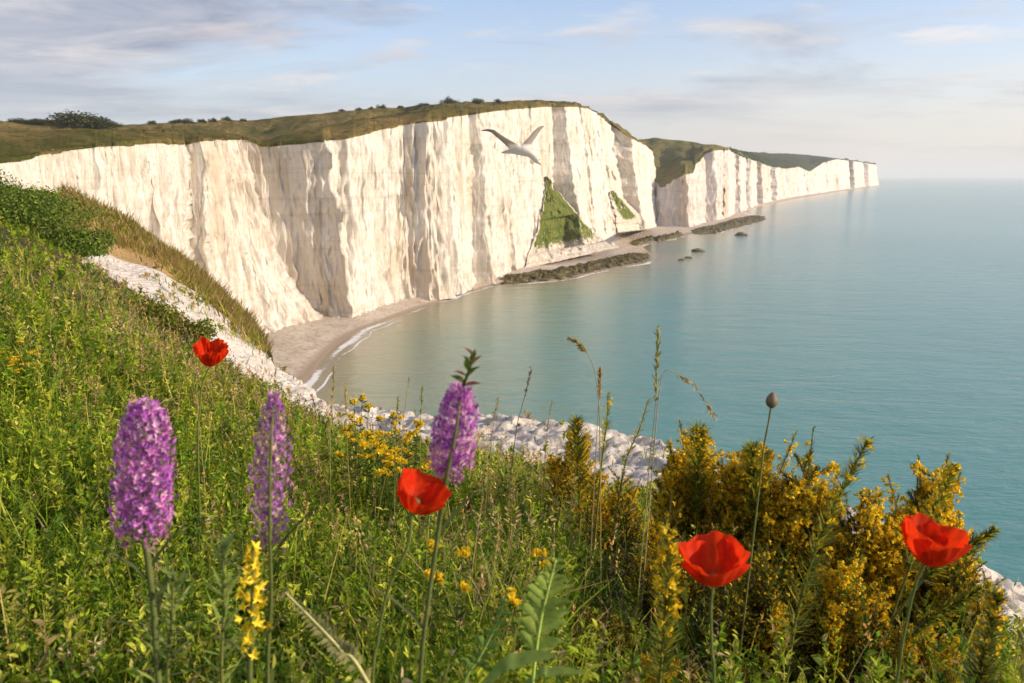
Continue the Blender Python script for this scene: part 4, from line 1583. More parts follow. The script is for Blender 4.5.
# yellow spike low at the left
YEL = np.array([(0.84, 0.63, 0.03), (0.88, 0.70, 0.05), (0.78, 0.54, 0.02)])
floret_spike(253, 548, 251, 655, 0.95, 33, [(0, 0.15), (0.15, 0.5), (0.4, 0.9), (0.7, 1.0), (1.0, 0.85)], 40, YEL,
             'yellow flower spike low at the left, under the faded purple spike', [(252, 620), (252, 655), (250, 690)], loose=0.45, leaves=4, size=0.0115,
             kind='yellow_flower_spike', group=None)


# -- small yellow flowers
def yellow_meshes(seed):
    rs = np.random.RandomState(seed)
    st, fl = MB(), MB()
    for k in range(5):
        a_ = rs.rand() * 6.28
        e = Vector((math.cos(a_) * 0.05, math.sin(a_) * 0.05, rs.uniform(0.24, 0.36)))
        st.tube([(0, 0, 0), e * 0.5 + Vector((0, 0, 0.02)), e], [0.0018, 0.0015, 0.001], (0.12, 0.15, 0.03), 5)
        n_ = 12
        u = rs.normal(size=(n_, 3)); u /= np.linalg.norm(u, axis=1, keepdims=True); u[:, 2] = np.abs(u[:, 2]) * 0.6
        P = np.array(e) + u * rs.uniform(0.004, 0.02, (n_, 1))
        P = np.repeat(P, 4, 0)
        d_ = rs.normal(size=(n_ * 4, 3)); d_[:, 2] = np.abs(d_[:, 2]) * 0.7; d_ = unit(d_)
        fl.leaves(P, d_, unit(rs.normal(size=(n_ * 4, 3)) + (0, 0, 1.2)), 0.0115, 0.009, YEL[rs.randint(0, 3, n_ * 4)] * rs.uniform(0.8, 1.15, (n_ * 4, 1)), 0.15, 0.75)
        n_ = 14
        s = rs.rand(n_)
        la = rs.rand(n_) * 6.28
        P = np.array(e) * s[:, None]
        st.leaves(P, unit(np.stack([np.cos(la), np.sin(la), np.full(n_, 0.5)], 1)), unit(np.stack([-np.cos(la), -np.sin(la), np.full(n_, 1.5)], 1)), 0.028, 0.009,
                  np.array([(0.10, 0.15, 0.02)]) * rs.uniform(0.7, 1.3, (n_, 1)))
    a, b_ = st.mesh('stem'), fl.mesh('blossom')
    a.materials.append(M['leaf'])
    b_.materials.append(M['petal'])
    return a, b_


YM = [yellow_meshes(s) for s in range(4)]


def yellow(px, py, Y, group, label, sc=1.0):
    """px, py is the flower head"""
    p = at(px, py, Y)
    g = gz(p.x, p.y)
    o = empty('yellow_wildflower', (p.x, p.y, g), label, 'wildflower', group, random.uniform(0, 6.28))
    s = (p.z - g) / 0.32
    o.scale = (sc, sc, max(0.6, s))
    a, b_ = YM[random.randrange(4)]
    link_mesh('stem', a, None, o)
    link_mesh('blossom', b_, None, o)


for px, py, Y in [(362, 421, 3.3), (371, 433, 3.1), (385, 440, 3.0), (402, 441, 3.1), (414, 447, 3.0), (393, 455, 2.9), (376, 452, 2.9), (352, 408, 3.5), (408, 431, 3.3), (382, 425, 3.4), (350, 440, 3.2), (398, 423, 3.6)]:
    yellow(px, py, Y, 'yellow flowers before the chalk lip', 'yellow wildflower in the clump left of the leafy-tipped purple spike')
for px, py, Y in [(12, 366, 4.2), (22, 378, 4.0), (33, 377, 4.0), (14, 392, 3.8), (40, 384, 4.1), (3, 380, 4.0), (28, 398, 3.8)]:
    yellow(px, py, Y, 'yellow flowers on the left bank', 'yellow wildflower in the loose patch at the left edge')
for px, py, Y in [(160, 300, 11), (172, 306, 10.5), (152, 311, 10.5), (166, 318, 10)]:
    yellow(px, py, Y, 'yellow flowers by the gully', 'small yellow wildflower beside the white gully', 1.4)
for px, py, Y, lab in [(527, 574, 1.5, 'single yellow wildflower left of the toothed leaf'), (446, 555, 1.5, 'small yellow wildflower below the leaning poppy'), (152, 352, 7, 'lone yellow wildflower left of the small ruffled poppy')]:
    yellow(px, py, Y, None, lab, 0.8)


# ------------------------------------------------------------------ gorse
GREEN_N = np.array([(0.26, 0.27, 0.03), (0.19, 0.22, 0.025), (0.42, 0.36, 0.04), (0.12, 0.155, 0.02)])
BROWN_N = np.array([(0.11, 0.07, 0.03), (0.075, 0.05, 0.022), (0.14, 0.09, 0.045)])
BLOOM = np.array([(0.84, 0.58, 0.025), (0.88, 0.66, 0.04), (0.76, 0.47, 0.018)])


def gorse_branch(seed, shoots=12, needle=0.017, nl=70, dead=0.45, bloom=1.0, axisn=150, wdt=0.0022, shade_=1.0):
    """a branch of unit length growing along +Z: twig, spines and blossom"""
    rs = np.random.RandomState(seed)
    tw, sp, bl = MB(), MB(), MB()

    def shoot(b, d, L, n, r):
        bend = Vector(rs.normal(size=3) * 0.12)
        pts = [b + d * (L * s) + bend * (L * s * s) for s in (0, 0.33, 0.66, 1.0)]
        tw.tube(pts, [r, r * 0.8, r * 0.6, r * 0.3], (0.13, 0.10, 0.045), 5)
        s = rs.rand(n) ** 0.8
        A = np.array([tuple(p) for p in pts])
        P = np.stack([np.interp(s, [0, .33, .66, 1], A[:, k]) for k in range(3)], 1)
        th = rs.rand(n) * 6.28
        dn = np.array(d)
        a1 = unit(np.cross(dn, (0.3, 0.8, 0.1)))
        a2 = np.cross(dn, a1)
        out = np.cos(th)[:, None] * a1 + np.sin(th)[:, None] * a2
        nd = unit(out * rs.uniform(0.5, 1.0, (n, 1)) + dn * rs.uniform(0.35, 0.9, (n, 1)))
        deadm = (P[:, 2] + 0.12 * rs.normal(size=n)) < dead
        c = np.where(deadm[:, None], BROWN_N[rs.randint(0, 3, n)], GREEN_N[rs.randint(0, 4, n)]) * rs.uniform(0.7, 1.3, (n, 1)) * shade_
        sp.blades(P, nd, unit(np.tile(dn, (n, 1)) + 0.2 * rs.normal(size=(n, 3))), needle * rs.uniform(0.6, 1.2, n) * (1.1 - 0.5 * s), wdt, c, 0.2, 2)
        nb = int(n * 0.42 * bloom)
        if nb:
            s = 0.25 + 0.72 * rs.rand(nb)
            P = np.stack([np.interp(s, [0, .33, .66, 1], A[:, k]) for k in range(3)], 1)
            kp = P[:, 2] > dead * 0.9
            P = P[kp]
            nb = len(P)
            if nb:
                th = rs.rand(nb) * 6.28
                out = np.cos(th)[:, None] * a1 + np.sin(th)[:, None] * a2
                P = P + out * rs.uniform(0.004, 0.014, (nb, 1)) * needle / 0.017
                P = np.repeat(P, 3, 0)
                out = np.repeat(out, 3, 0)
                dd = unit(out + 0.9 * rs.normal(size=(nb * 3, 3)) + dn * 0.5)
                bl.leaves(P, dd, unit(out + 0.6 * rs.normal(size=(nb * 3, 3))), 0.0105 * needle / 0.017, 0.007 * needle / 0.017, BLOOM[rs.randint(0, 3, nb * 3)] * rs.uniform(0.75, 1.2, (nb * 3, 1)), 0.2, 0.7)

    shoot(Vector((0, 0, 0)), Vector((0, 0, 1)), 1.0, axisn, 0.007)
    for k in range(shoots):
        s = 0.22 + 0.70 * (k + rs.rand()) / shoots
        a_ = k * 2.4 + rs.rand() * 0.5
        d = Vector((math.cos(a_) * 0.62, math.sin(a_) * 0.62, rs.uniform(0.6, 1.15))).normalized()
        shoot(Vector((0, 0, s)), d, rs.uniform(0.16, 0.30) * (1.25 - 0.75 * s), nl, 0.003)
    a, b_ = tw.mesh('branch'), sp.mesh('spines')
    a.materials.append(M['woody'])
    b_.materials.append(M['leaf'])
    c = None
    if bl.n:
        c = bl.mesh('blossom')
        c.materials.append(M['petal'])
    return a, b_, c


GB = [gorse_branch(s, 20, 0.040, 105, 0.18, 0.52, 360, 0.0042) for s in range(4)]
GD = [gorse_branch(s + 50, 20, 0.040, 105, 0.55, 0.05, 300, 0.0042, 0.5) for s in range(3)]  # old brown growth, spines darkened so their colour carries the bush's inner shade


def place_branch(root, var, base, tipv):
    d = tipv - base
    L = d.length
    o = link_mesh('branch', var[0], None, root)
    q = d.to_track_quat('Z', 'Y').to_matrix().to_4x4()
    o.matrix_local = Matrix.Translation(base) @ q @ Matrix.Rotation(random.uniform(0, 6.28), 4, 'Z') @ Matrix.Scale(L, 4)
    link_mesh('spines', var[1], None, o)
    if var[2] is not None:
        link_mesh('blossom', var[2], None, o)
    return o


def gorse(px, pytop, wpx, Y, nb, label, dark=0.2):
    nb = int(nb * 1.3)
    topp = at(px, pytop, Y)
    g = gz(topp.x, topp.y)
    root = empty('gorse_bush', (topp.x, topp.y, g), label, 'gorse bush', 'gorse bushes on the right')
    hgt = topp.z - g
    Rw = wpx / 2 * Y / F
    for k in range(nb):
        if k == 0:
            tipv = Vector((0, 0, hgt))
        else:
            a_ = k * 2.39996 + random.uniform(-0.3, 0.3)
            rr_ = math.sqrt((k + 0.3) / nb)
            tipv = Vector((math.cos(a_) * Rw * rr_, math.sin(a_) * Rw * rr_ * 0.8, hgt * (1 - 0.34 * rr_ ** 2) * random.uniform(0.80, 1.03)))
        base = Vector((tipv.x * 0.55, tipv.y * 0.55, -0.02 + 0.12 * hgt * random.random()))
        var = random.choice(GD) if random.random() < dark else random.choice(GB)
        place_branch(root, var, base, tipv)
    # low skirt of old twigs, shade inside the bush put into their colour
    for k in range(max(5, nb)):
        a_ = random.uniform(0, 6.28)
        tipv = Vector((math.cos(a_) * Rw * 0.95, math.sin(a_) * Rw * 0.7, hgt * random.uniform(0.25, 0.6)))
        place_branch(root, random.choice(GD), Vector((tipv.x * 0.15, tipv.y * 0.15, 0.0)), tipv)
    return root


gorse(577, 431, 70, 3.3, 7, 'small dark orange-tinged gorse bush at the foot of the chalk lip, leftmost of the gorse', 0.35)
gorse(622, 470, 60, 3.0, 5, 'low brown gorse right of the leftmost gorse bush', 0.7)
gorse(699, 431, 100, 2.7, 11, 'golden gorse bush with a pointed top, left of the poppy bud', 0.1)
gorse(757, 444, 96, 2.5, 11, 'golden gorse bush directly below the poppy bud', 0.1)
gorse(806, 452, 96, 2.4, 11, 'rounded golden gorse bush left of the leaning green shoot', 0.15)
gorse(872, 488, 96, 2.3, 10, 'lower golden gorse bush behind the rightmost poppy on its left', 0.25)
gorse(938, 468, 92, 2.35, 11, 'tall golden gorse bush rising behind the rightmost poppy', 0.2)
gorse(968, 540, 70, 2.2, 7, 'darker gorse bush beside the chalk at the right edge', 0.5)
gorse(668, 512, 96, 2.1, 8, 'dark gorse mass left of the lowest poppy', 0.75)
gorse(760, 545, 130, 1.9, 11, 'dark brown gorse mass right of the lowest poppy', 0.8)
gorse(850, 560, 110, 1.85, 10, 'brown gorse mass in front of the lower golden bush', 0.65)
gorse(925, 610, 90, 1.8, 8, 'low gorse with yellow flecks below the rightmost poppy', 0.5)
gorse(600, 610, 90, 1.8, 7, 'low dark gorse beside the toothed leaf', 0.9)
gorse(660, 655, 90, 1.55, 7, 'low gorse with orange blossom at the bottom edge', 0.35)


# -- single leafy shoots in front
def shoot_plant(path, Y, label, needle, bloom, dens=1.0, col=None, seed=0, wdt=0.004):
    pts, end = stem_down(path, Y)
    root = empty('leafy_shoot', end, label, 'shoot', 'upright leafy shoots in front')
    line = spline(pts + [end], 40)
    L = np.array([tuple(p - end) for p in line])
    mb = MB()
    mb.tube([Vector(p) for p in L], [0.0014 + 0.0022 * i / len(L) for i in range(len(L))], (0.15, 0.17, 0.04), 6)
    mb.build('stem', M['stem'], root, True)
    rs = np.random.RandomState(seed)
    n_ = int(520 * dens)
    s = rs.rand(n_) ** 1.1 * 0.72
    ii = s * (len(L) - 1)
    P = np.stack([np.interp(ii, np.arange(len(L)), L[:, k]) for k in range(3)], 1)
    ax_ = unit(L[0] - L[len(L) // 2])
    a1 = unit(np.cross(ax_, (0.2, 0.9, 0.1)))
    a2 = np.cross(ax_, a1)
    th = rs.rand(n_) * 6.28
    out = np.cos(th)[:, None] * a1 + np.sin(th)[:, None] * a2
    d_ = unit(out + ax_ * rs.uniform(0.25, 0.8, (n_, 1)))
    g_ = (GREEN_N if col is None else col)
    mb = MB()
    mb.blades(P, d_, unit(np.tile(ax_, (n_, 1)) + 0.1), needle * (0.45 + 0.85 * np.sqrt(s)) * rs.uniform(0.7, 1.15, n_), wdt, g_[rs.randint(0, len(g_), n_)] * rs.uniform(0.8, 1.35, (n_, 1)), 0.15, 3)
    mb.build('foliage', M['leaf'], root)
    if bloom:
        n_ = bloom
        s = rs.rand(n_) ** 1.3 * 0.5
        ii = s * (len(L) - 1)
        P = np.stack([np.interp(ii, np.arange(len(L)), L[:, k]) for k in range(3)], 1)
        th = rs.rand(n_) * 6.28
        out = np.cos(th)[:, None] * a1 + np.sin(th)[:, None] * a2
        P = np.repeat(P + out * (needle * 0.55 * (0.4 + np.sqrt(s)))[:, None], 3, 0)
        mb = MB()
        mb.leaves(P, unit(rs.normal(size=(n_ * 3, 3)) + ax_), rand_unit(n_ * 3), 0.011, 0.008, BLOOM[rs.randint(0, 3, n_ * 3)], 0.2)
        mb.build('blossom', M['petal'], root)
    return root


shoot_plant([(668, 532), (667, 580), (664, 630), (659, 690)], 1.25, 'upright green and yellow shoot just left of the lowest poppy', 0.036, 60, 1.0, None, 1)
shoot_plant([(868, 440), (846, 482), (826, 525), (812, 560), (795, 625), (785, 690)], 1.55, 'long dark leaning shoot crossing the middle of the gorse', 0.040, 26, 1.0, GREEN_N * 0.8, 2)
shoot_plant([(955, 466), (942, 495), (925, 530), (905, 580)], 2.0, 'green shoot topping the tall gorse behind the rightmost poppy', 0.040, 55, 1.0, None, 3)
shoot_plant([(996, 530), (972, 545), (945, 560), (915, 590)], 1.9, 'dark shoot reaching right over the sea beside the rightmost poppy', 0.036, 8, 1.0, GREEN_N * 0.7, 4)
shoot_plant([(990, 586), (962, 600), (935, 615), (905, 640)], 1.75, 'lower dark shoot pointing right across the chalk', 0.032, 10, 0.8, GREEN_N * 0.75, 5)
shoot_plant([(997, 594), (990, 630), (982, 665), (975, 700)], 1.3, 'upright dark green shoot at the bottom right corner', 0.038, 30, 1.1, GREEN_N * 0.8, 6)
shoot_plant([(608, 394), (607, 420), (604, 445), (600, 480)], 2.4, 'thin yellow-green shoot standing right of the leftmost gorse', 0.03, 6, 0.25, np.array([(0.34, 0.34, 0.06), (0.24, 0.26, 0.05)]), 7)
shoot_plant([(648, 400), (640, 428), (630, 450), (622, 480)], 2.5, 'short pale shoot leaning right before the chalk lip', 0.028, 0, 0.2, np.array([(0.32, 0.32, 0.08), (0.34, 0.26, 0.1)]), 8)
shoot_plant([(699, 429), (698, 450), (697, 480), (696, 520)], 2.55, 'pointed golden shoot at the top of the gorse left of the poppy bud', 0.075, 70, 1.0, None, 21, 0.005)
shoot_plant([(752, 448), (753, 470), (755, 500), (757, 540)], 2.4, 'pointed golden-green shoot of gorse under the poppy bud', 0.07, 60, 1.0, None, 22, 0.005)
shoot_plant([(577, 420), (577, 445), (578, 470), (579, 510)], 3.1, 'spiky dark shoot topping the leftmost gorse bush', 0.075, 30, 0.9, GREEN_N * 0.75, 23, 0.006)
shoot_plant([(222, 545), (224, 600), (222, 690)], 1.05, 'pale green narrow-leaved shoot beside the yellow spike', 0.045, 0, 0.14, np.array([(0.30, 0.36, 0.09), (0.22, 0.30, 0.07)]), 9, 0.006)
shoot_plant([(173, 575), (172, 620), (168, 690)], 1.0, 'pale narrow-leaved shoot at the foot of the widest purple spike', 0.050, 0, 0.10, np.array([(0.30, 0.36, 0.10), (0.24, 0.31, 0.08)]), 10, 0.007)


# -- toothed leaves
def pinnate(path, Y, wpx, label, col, name='toothed_leaf', npair=11, cat='leaf', span=0.62):
    pts, end = stem_down(path, Y)
    root = empty(name, end, label, cat, 'toothed leaves low in front')
    line = spline(pts + [end], 40)
    L = np.array([tuple(p - end) for p in line])
    mb = MB()
    mb.tube([Vector(p) for p in L], [0.0012 + 0.002 * i / len(L) for i in range(len(L))], tuple(x * 1.5 for x in col), 6)
    mb.build('midrib', M['stem'], root, True)
    mb = MB()
    Wl = wpx / 2 * Y / F
    ax_ = unit(L[0] - L[len(L) // 2])
    side = unit(np.cross(ax_, (0.15, -1, 0.1)))
    for k in range(npair):
        s = 0.02 + span * k / (npair - 1)
        i_ = s * (len(L) - 1)
        b_ = np.array([np.interp(i_, np.arange(len(L)), L[:, q]) for q in range(3)])
        w_ = Wl * min(1, 0.22 + 1.3 * (k + 0.5) / npair) * random.uniform(0.85, 1.1)
        for sg in (-1, 1):
            d_ = unit(side * sg + ax_ * 0.95 + RS.normal(size=3) * 0.08 + np.array([0, -0.25 * random.random(), 0]))
            nn = unit(np.cross(d_, ax_) * sg * -1 + RS.normal(size=3) * 0.2)
            mb.leaves([b_], [d_], [nn], w_ * random.uniform(0.9, 1.25), w_ * 0.56, np.array([col]) * random.uniform(0.8, 1.2), 0.18, 0.7)
            # teeth
            for q in (0.45, 0.75):
                mb.leaves([b_ + d_ * w_ * q], [unit(d_ + side * sg * 0.4 - ax_ * 0.5)], [nn], w_ * 0.5, w_ * 0.28, np.array([col]) * random.uniform(0.85, 1.25), 0.15)
    mb.tube([Vector(p) for p in L[:int(len(L) * (span + 0.1))]], 0.0008, col, 5)
    mb.build('leaf_blade', M['leaf'], root)


pinnate([(556, 560), (548, 590), (540, 625), (532, 690)], 1.05, 58, 'broad toothed green leaf standing at the bottom centre', (0.30, 0.40, 0.08), npair=9)
pinnate([(285, 592), (312, 619), (341, 650), (372, 690)], 0.95, 30, 'pale feathery leaf slanting across the bottom left', (0.34, 0.33, 0.13), npair=26, span=0.85)
pinnate([(508, 590), (496, 625), (478, 660), (462, 690)], 1.1, 34, 'narrow toothed leaf left of the broad one', (0.18, 0.28, 0.06), npair=9)
# strap leaves bottom centre
for k, (path, Y, w_, lab) in enumerate([([(555, 655), (520, 660), (480, 690)], 1.0, 0.022, 'smooth strap leaf arching left at the bottom centre'),
                                        ([(585, 672), (550, 672), (520, 690)], 1.05, 0.014, 'short strap leaf under the broad toothed leaf')]):
    pts, end = stem_down(path, Y)
    root = empty('strap_leaf', end, lab, 'leaf')
    line = spline(pts + [end], 24)
    V, n_ = [], len(line)
    for i, p in enumerate(line):
        t = i / (n_ - 1)
        w2 = w_ * 0.5 * math.sin(math.pi * min(1, 0.04 + t * 0.9)) ** 0.7
        for sg in (-1, 0, 1):
            V.append(tuple(p - end + Vector((0.15 * sg * w2, 0.3 * sg * w2, w2 * sg + (0.0 if sg else -0.15 * w2)))))
    link_mesh('leaf_blade', np_mesh('leaf_blade', V, grid_quads(n_, 3), [(0.20, 0.29, 0.07)] * len(V)), M['leaf'], root, True)


# ------------------------------------------------------------------ tall grasses against the sea
def tall_grass(path, Y, head, label, droop=0.0, col=(0.26, 0.23, 0.08), spk=0.012, nsp=46, spread=0.5):
    pts, end = stem_down(path, Y)
    root = empty('tall_grass', end, label, 'grass', 'tall seeding grasses against the sea')
    line = spline(pts + [end], 48)
    L = np.array([tuple(p - end) for p in line])
    mb = MB()
    mb.tube([Vector(p) for p in L], [0.0007 + 0.0009 * i / len(L) for i in range(len(L))], col, 5)
    mb.build('stalk', M['stem'], root, True)
    n_ = nsp
    s = RS.rand(n_) * head
    ii = s * (len(L) - 1)
    P = np.stack([np.interp(ii, np.arange(len(L)), L[:, k]) for k in range(3)], 1)
    ax_ = unit(L[0] - L[int(len(L) * head) + 1])
    d_ = unit(RS.normal(size=(n_, 3)) * spread + ax_ + np.array([0, 0, -droop]))
    mb = MB()
    mb.leaves(P, d_, rand_unit(n_), spk * RS.uniform(0.7, 1.3, n_), spk * 0.36, np.array([col]) * RS.uniform(0.9, 1.6, (n_, 1)) * np.array([1.1, 1.0, 0.9]), 0.2)
    mb.build('seed_head', M['leaf'], root)


tall_grass([(658, 330), (657, 360), (656, 400), (652, 440), (648, 480)], 1.9, 0.42, 'tallest grass spike, upright against the sea in the middle', 0, (0.24, 0.25, 0.09), 0.016, 80, 0.35)
tall_grass([(572, 339), (583, 347), (593, 366), (598, 395), (600, 450)], 2.0, 0.28, 'arching grass with a bent tip, left of the tallest spike', 0.2, (0.30, 0.25, 0.10), 0.015, 60, 0.3)
tall_grass([(715, 420), (708, 405), (694, 386), (676, 373), (664, 372), (659, 395), (654, 450)], 2.0, 0.42, 'drooping oat-like panicle right of the tallest spike', 0.7, (0.34, 0.30, 0.17), 0.017, 34, 0.7)
tall_grass([(600, 372), (599, 400), (596, 450)], 2.1, 0.35, 'straw grass spike close beside the arching grass', 0, (0.33, 0.24, 0.11), 0.015, 60, 0.25)
tall_grass([(531, 368), (527, 388), (521, 410), (515, 440)], 2.6, 0.4, 'small dark grass head left of the leftmost gorse', 0, (0.13, 0.09, 0.06), 0.012, 30, 0.5)
tall_grass([(334, 368), (333, 392), (331, 420), (330, 450)], 2.6, 0.5, 'straw grass spike in front of the beach foam', 0, (0.33, 0.28, 0.10), 0.014, 44, 0.3)
tall_grass([(345, 384), (346, 405), (347, 440)], 2.8, 0.5, 'shorter yellow grass spike beside the straw one before the beach', 0, (0.40, 0.30, 0.06), 0.013, 40, 0.4)
tall_grass([(422, 386), (421, 410), (420, 450)], 2.6, 0.4, 'green grass spike just left of the leafy-tipped purple spike', 0, (0.20, 0.22, 0.06), 0.013, 40, 0.3)
tall_grass([(398, 398), (397, 415), (395, 450)], 2.7, 0.4, 'pale green grass spike over the yellow clump', 0, (0.22, 0.22, 0.06), 0.012, 36, 0.3)
tall_grass([(409, 378), (406, 400), (402, 440)], 2.9, 0.3, 'thin grass wisp over the yellow clump, pale at the tip', 0, (0.30, 0.28, 0.14), 0.010, 22, 0.4)
tall_grass([(552, 400), (548, 425), (545, 460)], 2.8, 0.4, 'thin wisp of grass crossing the chalk lip in the middle', 0, (0.27, 0.22, 0.10), 0.011, 30, 0.4)
tall_grass([(498, 398), (494, 420), (490, 460)], 2.7, 0.35, 'thin grass wisp right of the leafy-tipped purple spike', 0, (0.28, 0.24, 0.10), 0.011, 26, 0.4)
tall_grass([(192, 350), (196, 372), (198, 410)], 2.6, 0.4, 'straw grass head left of the small ruffled poppy', 0, (0.36, 0.26, 0.13), 0.013, 36, 0.4)
tall_grass([(54, 285), (52, 310), (50, 345)], 4.5, 0.4, 'pale grass head high on the left bank', 0, (0.38, 0.29, 0.17), 0.02, 30, 0.3)
tall_grass([(312, 395), (316, 415), (318, 450)], 3.0, 0.4, 'reddish grass head before the white rim, left of the straw spikes', 0, (0.26, 0.15, 0.10), 0.013, 36, 0.4)

# ------------------------------------------------------------------ gull
def gull():
    Yg = 15.0
    s = Yg / F

    def w(px, py, dy=0.0):
        return at(px, py, Yg + dy)

    org = w(518, 150)
    bm = bmesh.new()

    def loft(rings):
        prev = None
        first = None
        for r in rings:
            cur = [bm.verts.new(v) for v in r]
            if prev:
                for k in range(len(cur)):
                    k2 = (k + 1) % len(cur)
                    bm.faces.new((prev[k], prev[k2], cur[k2], cur[k]))
            else:
                first = cur
            prev = cur
        bm.faces.new(first[::-1])
        bm.faces.new(prev)

    # body from the tail tip to the bill base
    spine = [(502.5, 152.4, 0.5, 2.4, 0.06), (507, 152, 1.6, 3.4, 0.05), (512, 151, 2.8, 3.4, 0.02), (518, 150.5, 4.3, 4.4, 0.0), (524, 151.5, 4.4, 4.5, -0.03), (529, 153.5, 3.6, 3.8, -0.06),
             (533, 156.5, 3.0, 3.1, -0.09), (536.5, 160, 3.0, 3.1, -0.12), (538.5, 162.2, 2.0, 2.1, -0.13), (539.6, 163.4, 0.7, 0.8, -0.14)]
    pts = [w(a, b, d) - org for a, b, _, _, d in spine]
    rings = []
    for i, p in enumerate(pts):
        d = (pts[min(i + 1, len(pts) - 1)] - pts[max(i - 1, 0)]).normalized()
        side = d.cross(Vector((0, -1, 0.25))).normalized()
        dep = d.cross(side).normalized()
        rv, rd = spine[i][2] * s, spine[i][3] * s
        rings.append([p + side * math.cos(k * math.pi / 6) * rv + dep * math.sin(k * math.pi / 6) * rd for k in range(12)])
    loft(rings)

    # wings: stations from the shoulder out, (leading px,py, trailing px,py, distance)
    def wing(st):
        rs_ = []
        for (lx, ly, tx, ty, dy, th) in st:
            L, T = w(lx, ly, dy) - org, w(tx, ty, dy + 0.015) - org
            ch = T - L
            nrm = ch.cross(Vector((0.2, 1, 0.5))).normalized() if ch.length > 1e-6 else Vector((0, 0, 1))
            nrm = Vector((0, 1, -0.25)).normalized()
            ring = []
            for k in range(10):
                a = k / 10 * 2 * math.pi
                f = 0.5 - 0.5 * math.cos(a)
                ring.append(L + ch * f + nrm * math.sin(a) * th * (1.15 - 0.55 * f))
            rs_.append(ring)
        loft(rs_)

    wing([(524, 147.5, 511, 152, 0.0, 0.022), (517, 143.6, 508.5, 148.6, -0.06, 0.02), (508, 138.6, 502.5, 142.8, -0.14, 0.017), (500, 133.6, 496.5, 137.5, -0.2, 0.015), (494.5, 129.6, 491.5, 133.0, -0.22, 0.013),
          (488, 128.6, 487.5, 131.6, -0.2, 0.012), (482.5, 129.6, 483, 131.4, -0.16, 0.009), (480, 130.6, 480.3, 131.1, -0.14, 0.006)])
    wing([(519.5, 147.5, 529.5, 151.5, 0.02, 0.022), (524, 142.0, 530.6, 145.5, 0.10, 0.02), (529.5, 136.0, 534.8, 139.8, 0.20, 0.017), (535, 129.6, 539, 133.2, 0.28, 0.014), (540, 126.0, 542.4, 128.6, 0.33, 0.011), (544.2, 125.2, 544.6, 126.3, 0.36, 0.007)])
    # tail fan
    wing([(507, 149.8, 507.4, 153.8, 0.04, 0.012), (503.5, 151.0, 503.9, 154.0, 0.06, 0.009), (501.0, 152.0, 501.3, 153.6, 0.07, 0.006)])
    bmesh.ops.recalc_face_normals(bm, faces=bm.faces[:])
    me = bpy.data.meshes.new('gull_raw')
    bm.to_mesh(me)
    bm.free()
    tmp = bpy.data.objects.new('gull_raw', me)
    COL.objects.link(tmp)
    md = tmp.modifiers.new('weld', 'REMESH')
    md.mode = 'VOXEL'
    md.voxel_size = 0.0085
    sm = tmp.modifiers.new('soft', 'SMOOTH')
    sm.factor = 0.5
    sm.iterations = 2
    dg_ = bpy.context.evaluated_depsgraph_get()
    me2 = bpy.data.meshes.new_from_object(tmp.evaluated_get(dg_))
    bpy.data.objects.remove(tmp)
    me2.name = 'gull'
    # plumage: white body, grey wings, dark tips
    C = []
    lt, rt = w(481, 130) - org, w(544, 126) - org
    for vtx in me2.vertices:
        c = Vector((0.66, 0.62, 0.55))
        p = vtx.co
        q = p / s
        inwing = max(sstep(6, 12, -q.x) * sstep(0, 3, q.z + 0.5), sstep(3.5, 7, q.z))
        c = c.lerp(Vector((0.25, 0.225, 0.19)), float(inwing))
        tipd = min((p - lt).length, (p - rt).length) / s
        c = c.lerp(Vector((0.10, 0.09, 0.075)), float(1 - sstep(3.0, 7.0, tipd)))
        C.append(tuple(c))
    set_col(me2, C)
    root = link_mesh('gull', me2, M['stem'], None, True)
    root.location = org
    tag(root, 'white and grey gull gliding with spread wings in front of the cliff', 'gull')
    mb = MB()
    b0, b1 = w(539.0, 162.8, -0.135) - org, w(541.2, 165.4, -0.15) - org
    mb.tube([b0, b0.lerp(b1, 0.6), b1], [0.017, 0.013, 0.004], (0.62, 0.38, 0.05), 8)
    mb.build('bill', M['stem'], root, True)
    for sg in (-1, 1):
        bm = bmesh.new()
        bmesh.ops.create_uvsphere(bm, u_segments=8, v_segments=6, radius=0.009)
        me = bpy.data.meshes.new('eye')
        bm.to_mesh(me)
        bm.free()
        set_col(me, [(0.02, 0.02, 0.02)] * len(me.vertices))
        e = link_mesh('eye', me, M['stem'], root, True)
        c = w(537.6, 160.4, -0.125) - org
        e.location = c + Vector((0.045 * sg * 0.7, 0.05 * sg * -1.0, 0.012))


gull()

# ------------------------------------------------------------------ world
world = bpy.data.worlds.new('World')
scene.world = world
world.use_nodes = True
t = NT(world.node_tree)
bg = world.node_tree.nodes['Background']
sky = t.add('ShaderNodeTexSky', sky_type='NISHITA')
sky.sun_disc = False
sky.sun_elevation = SUN_EL
sky.sun_rotation = SUN_AZ
sky.air_density = 1.0
sky.dust_density = 1.2
sky.ozone_density = 2.2
sky.altitude = 60
dirv = t.add('ShaderNodeTexCoord').outputs['Generated']
sp = t.add('ShaderNodeSeparateXYZ')
t.link(dirv, sp.inputs[0])
zz = t.math('MAXIMUM', sp.outputs[2], 0.0)
den = t.math('ADD', zz, 0.10)
cx = t.math('DIVIDE', sp.outputs[0], den)
cy = t.math('DIVIDE', sp.outputs[1], den)
cmb = t.add('ShaderNodeCombineXYZ')
t.link(cx, cmb.inputs[0])
t.link(cy, cmb.inputs[1])
big = t.noise(t.mapping(cmb.outputs[0], (0.50, 0.72, 1), (0, 0, 0.12), (3.3, 0.6, 0)), 1, 8, 0.60, 0.5)
xr = t.math('ADD', t.math('MULTIPLY', sp.outputs[0], 0.9), 0.5, True)
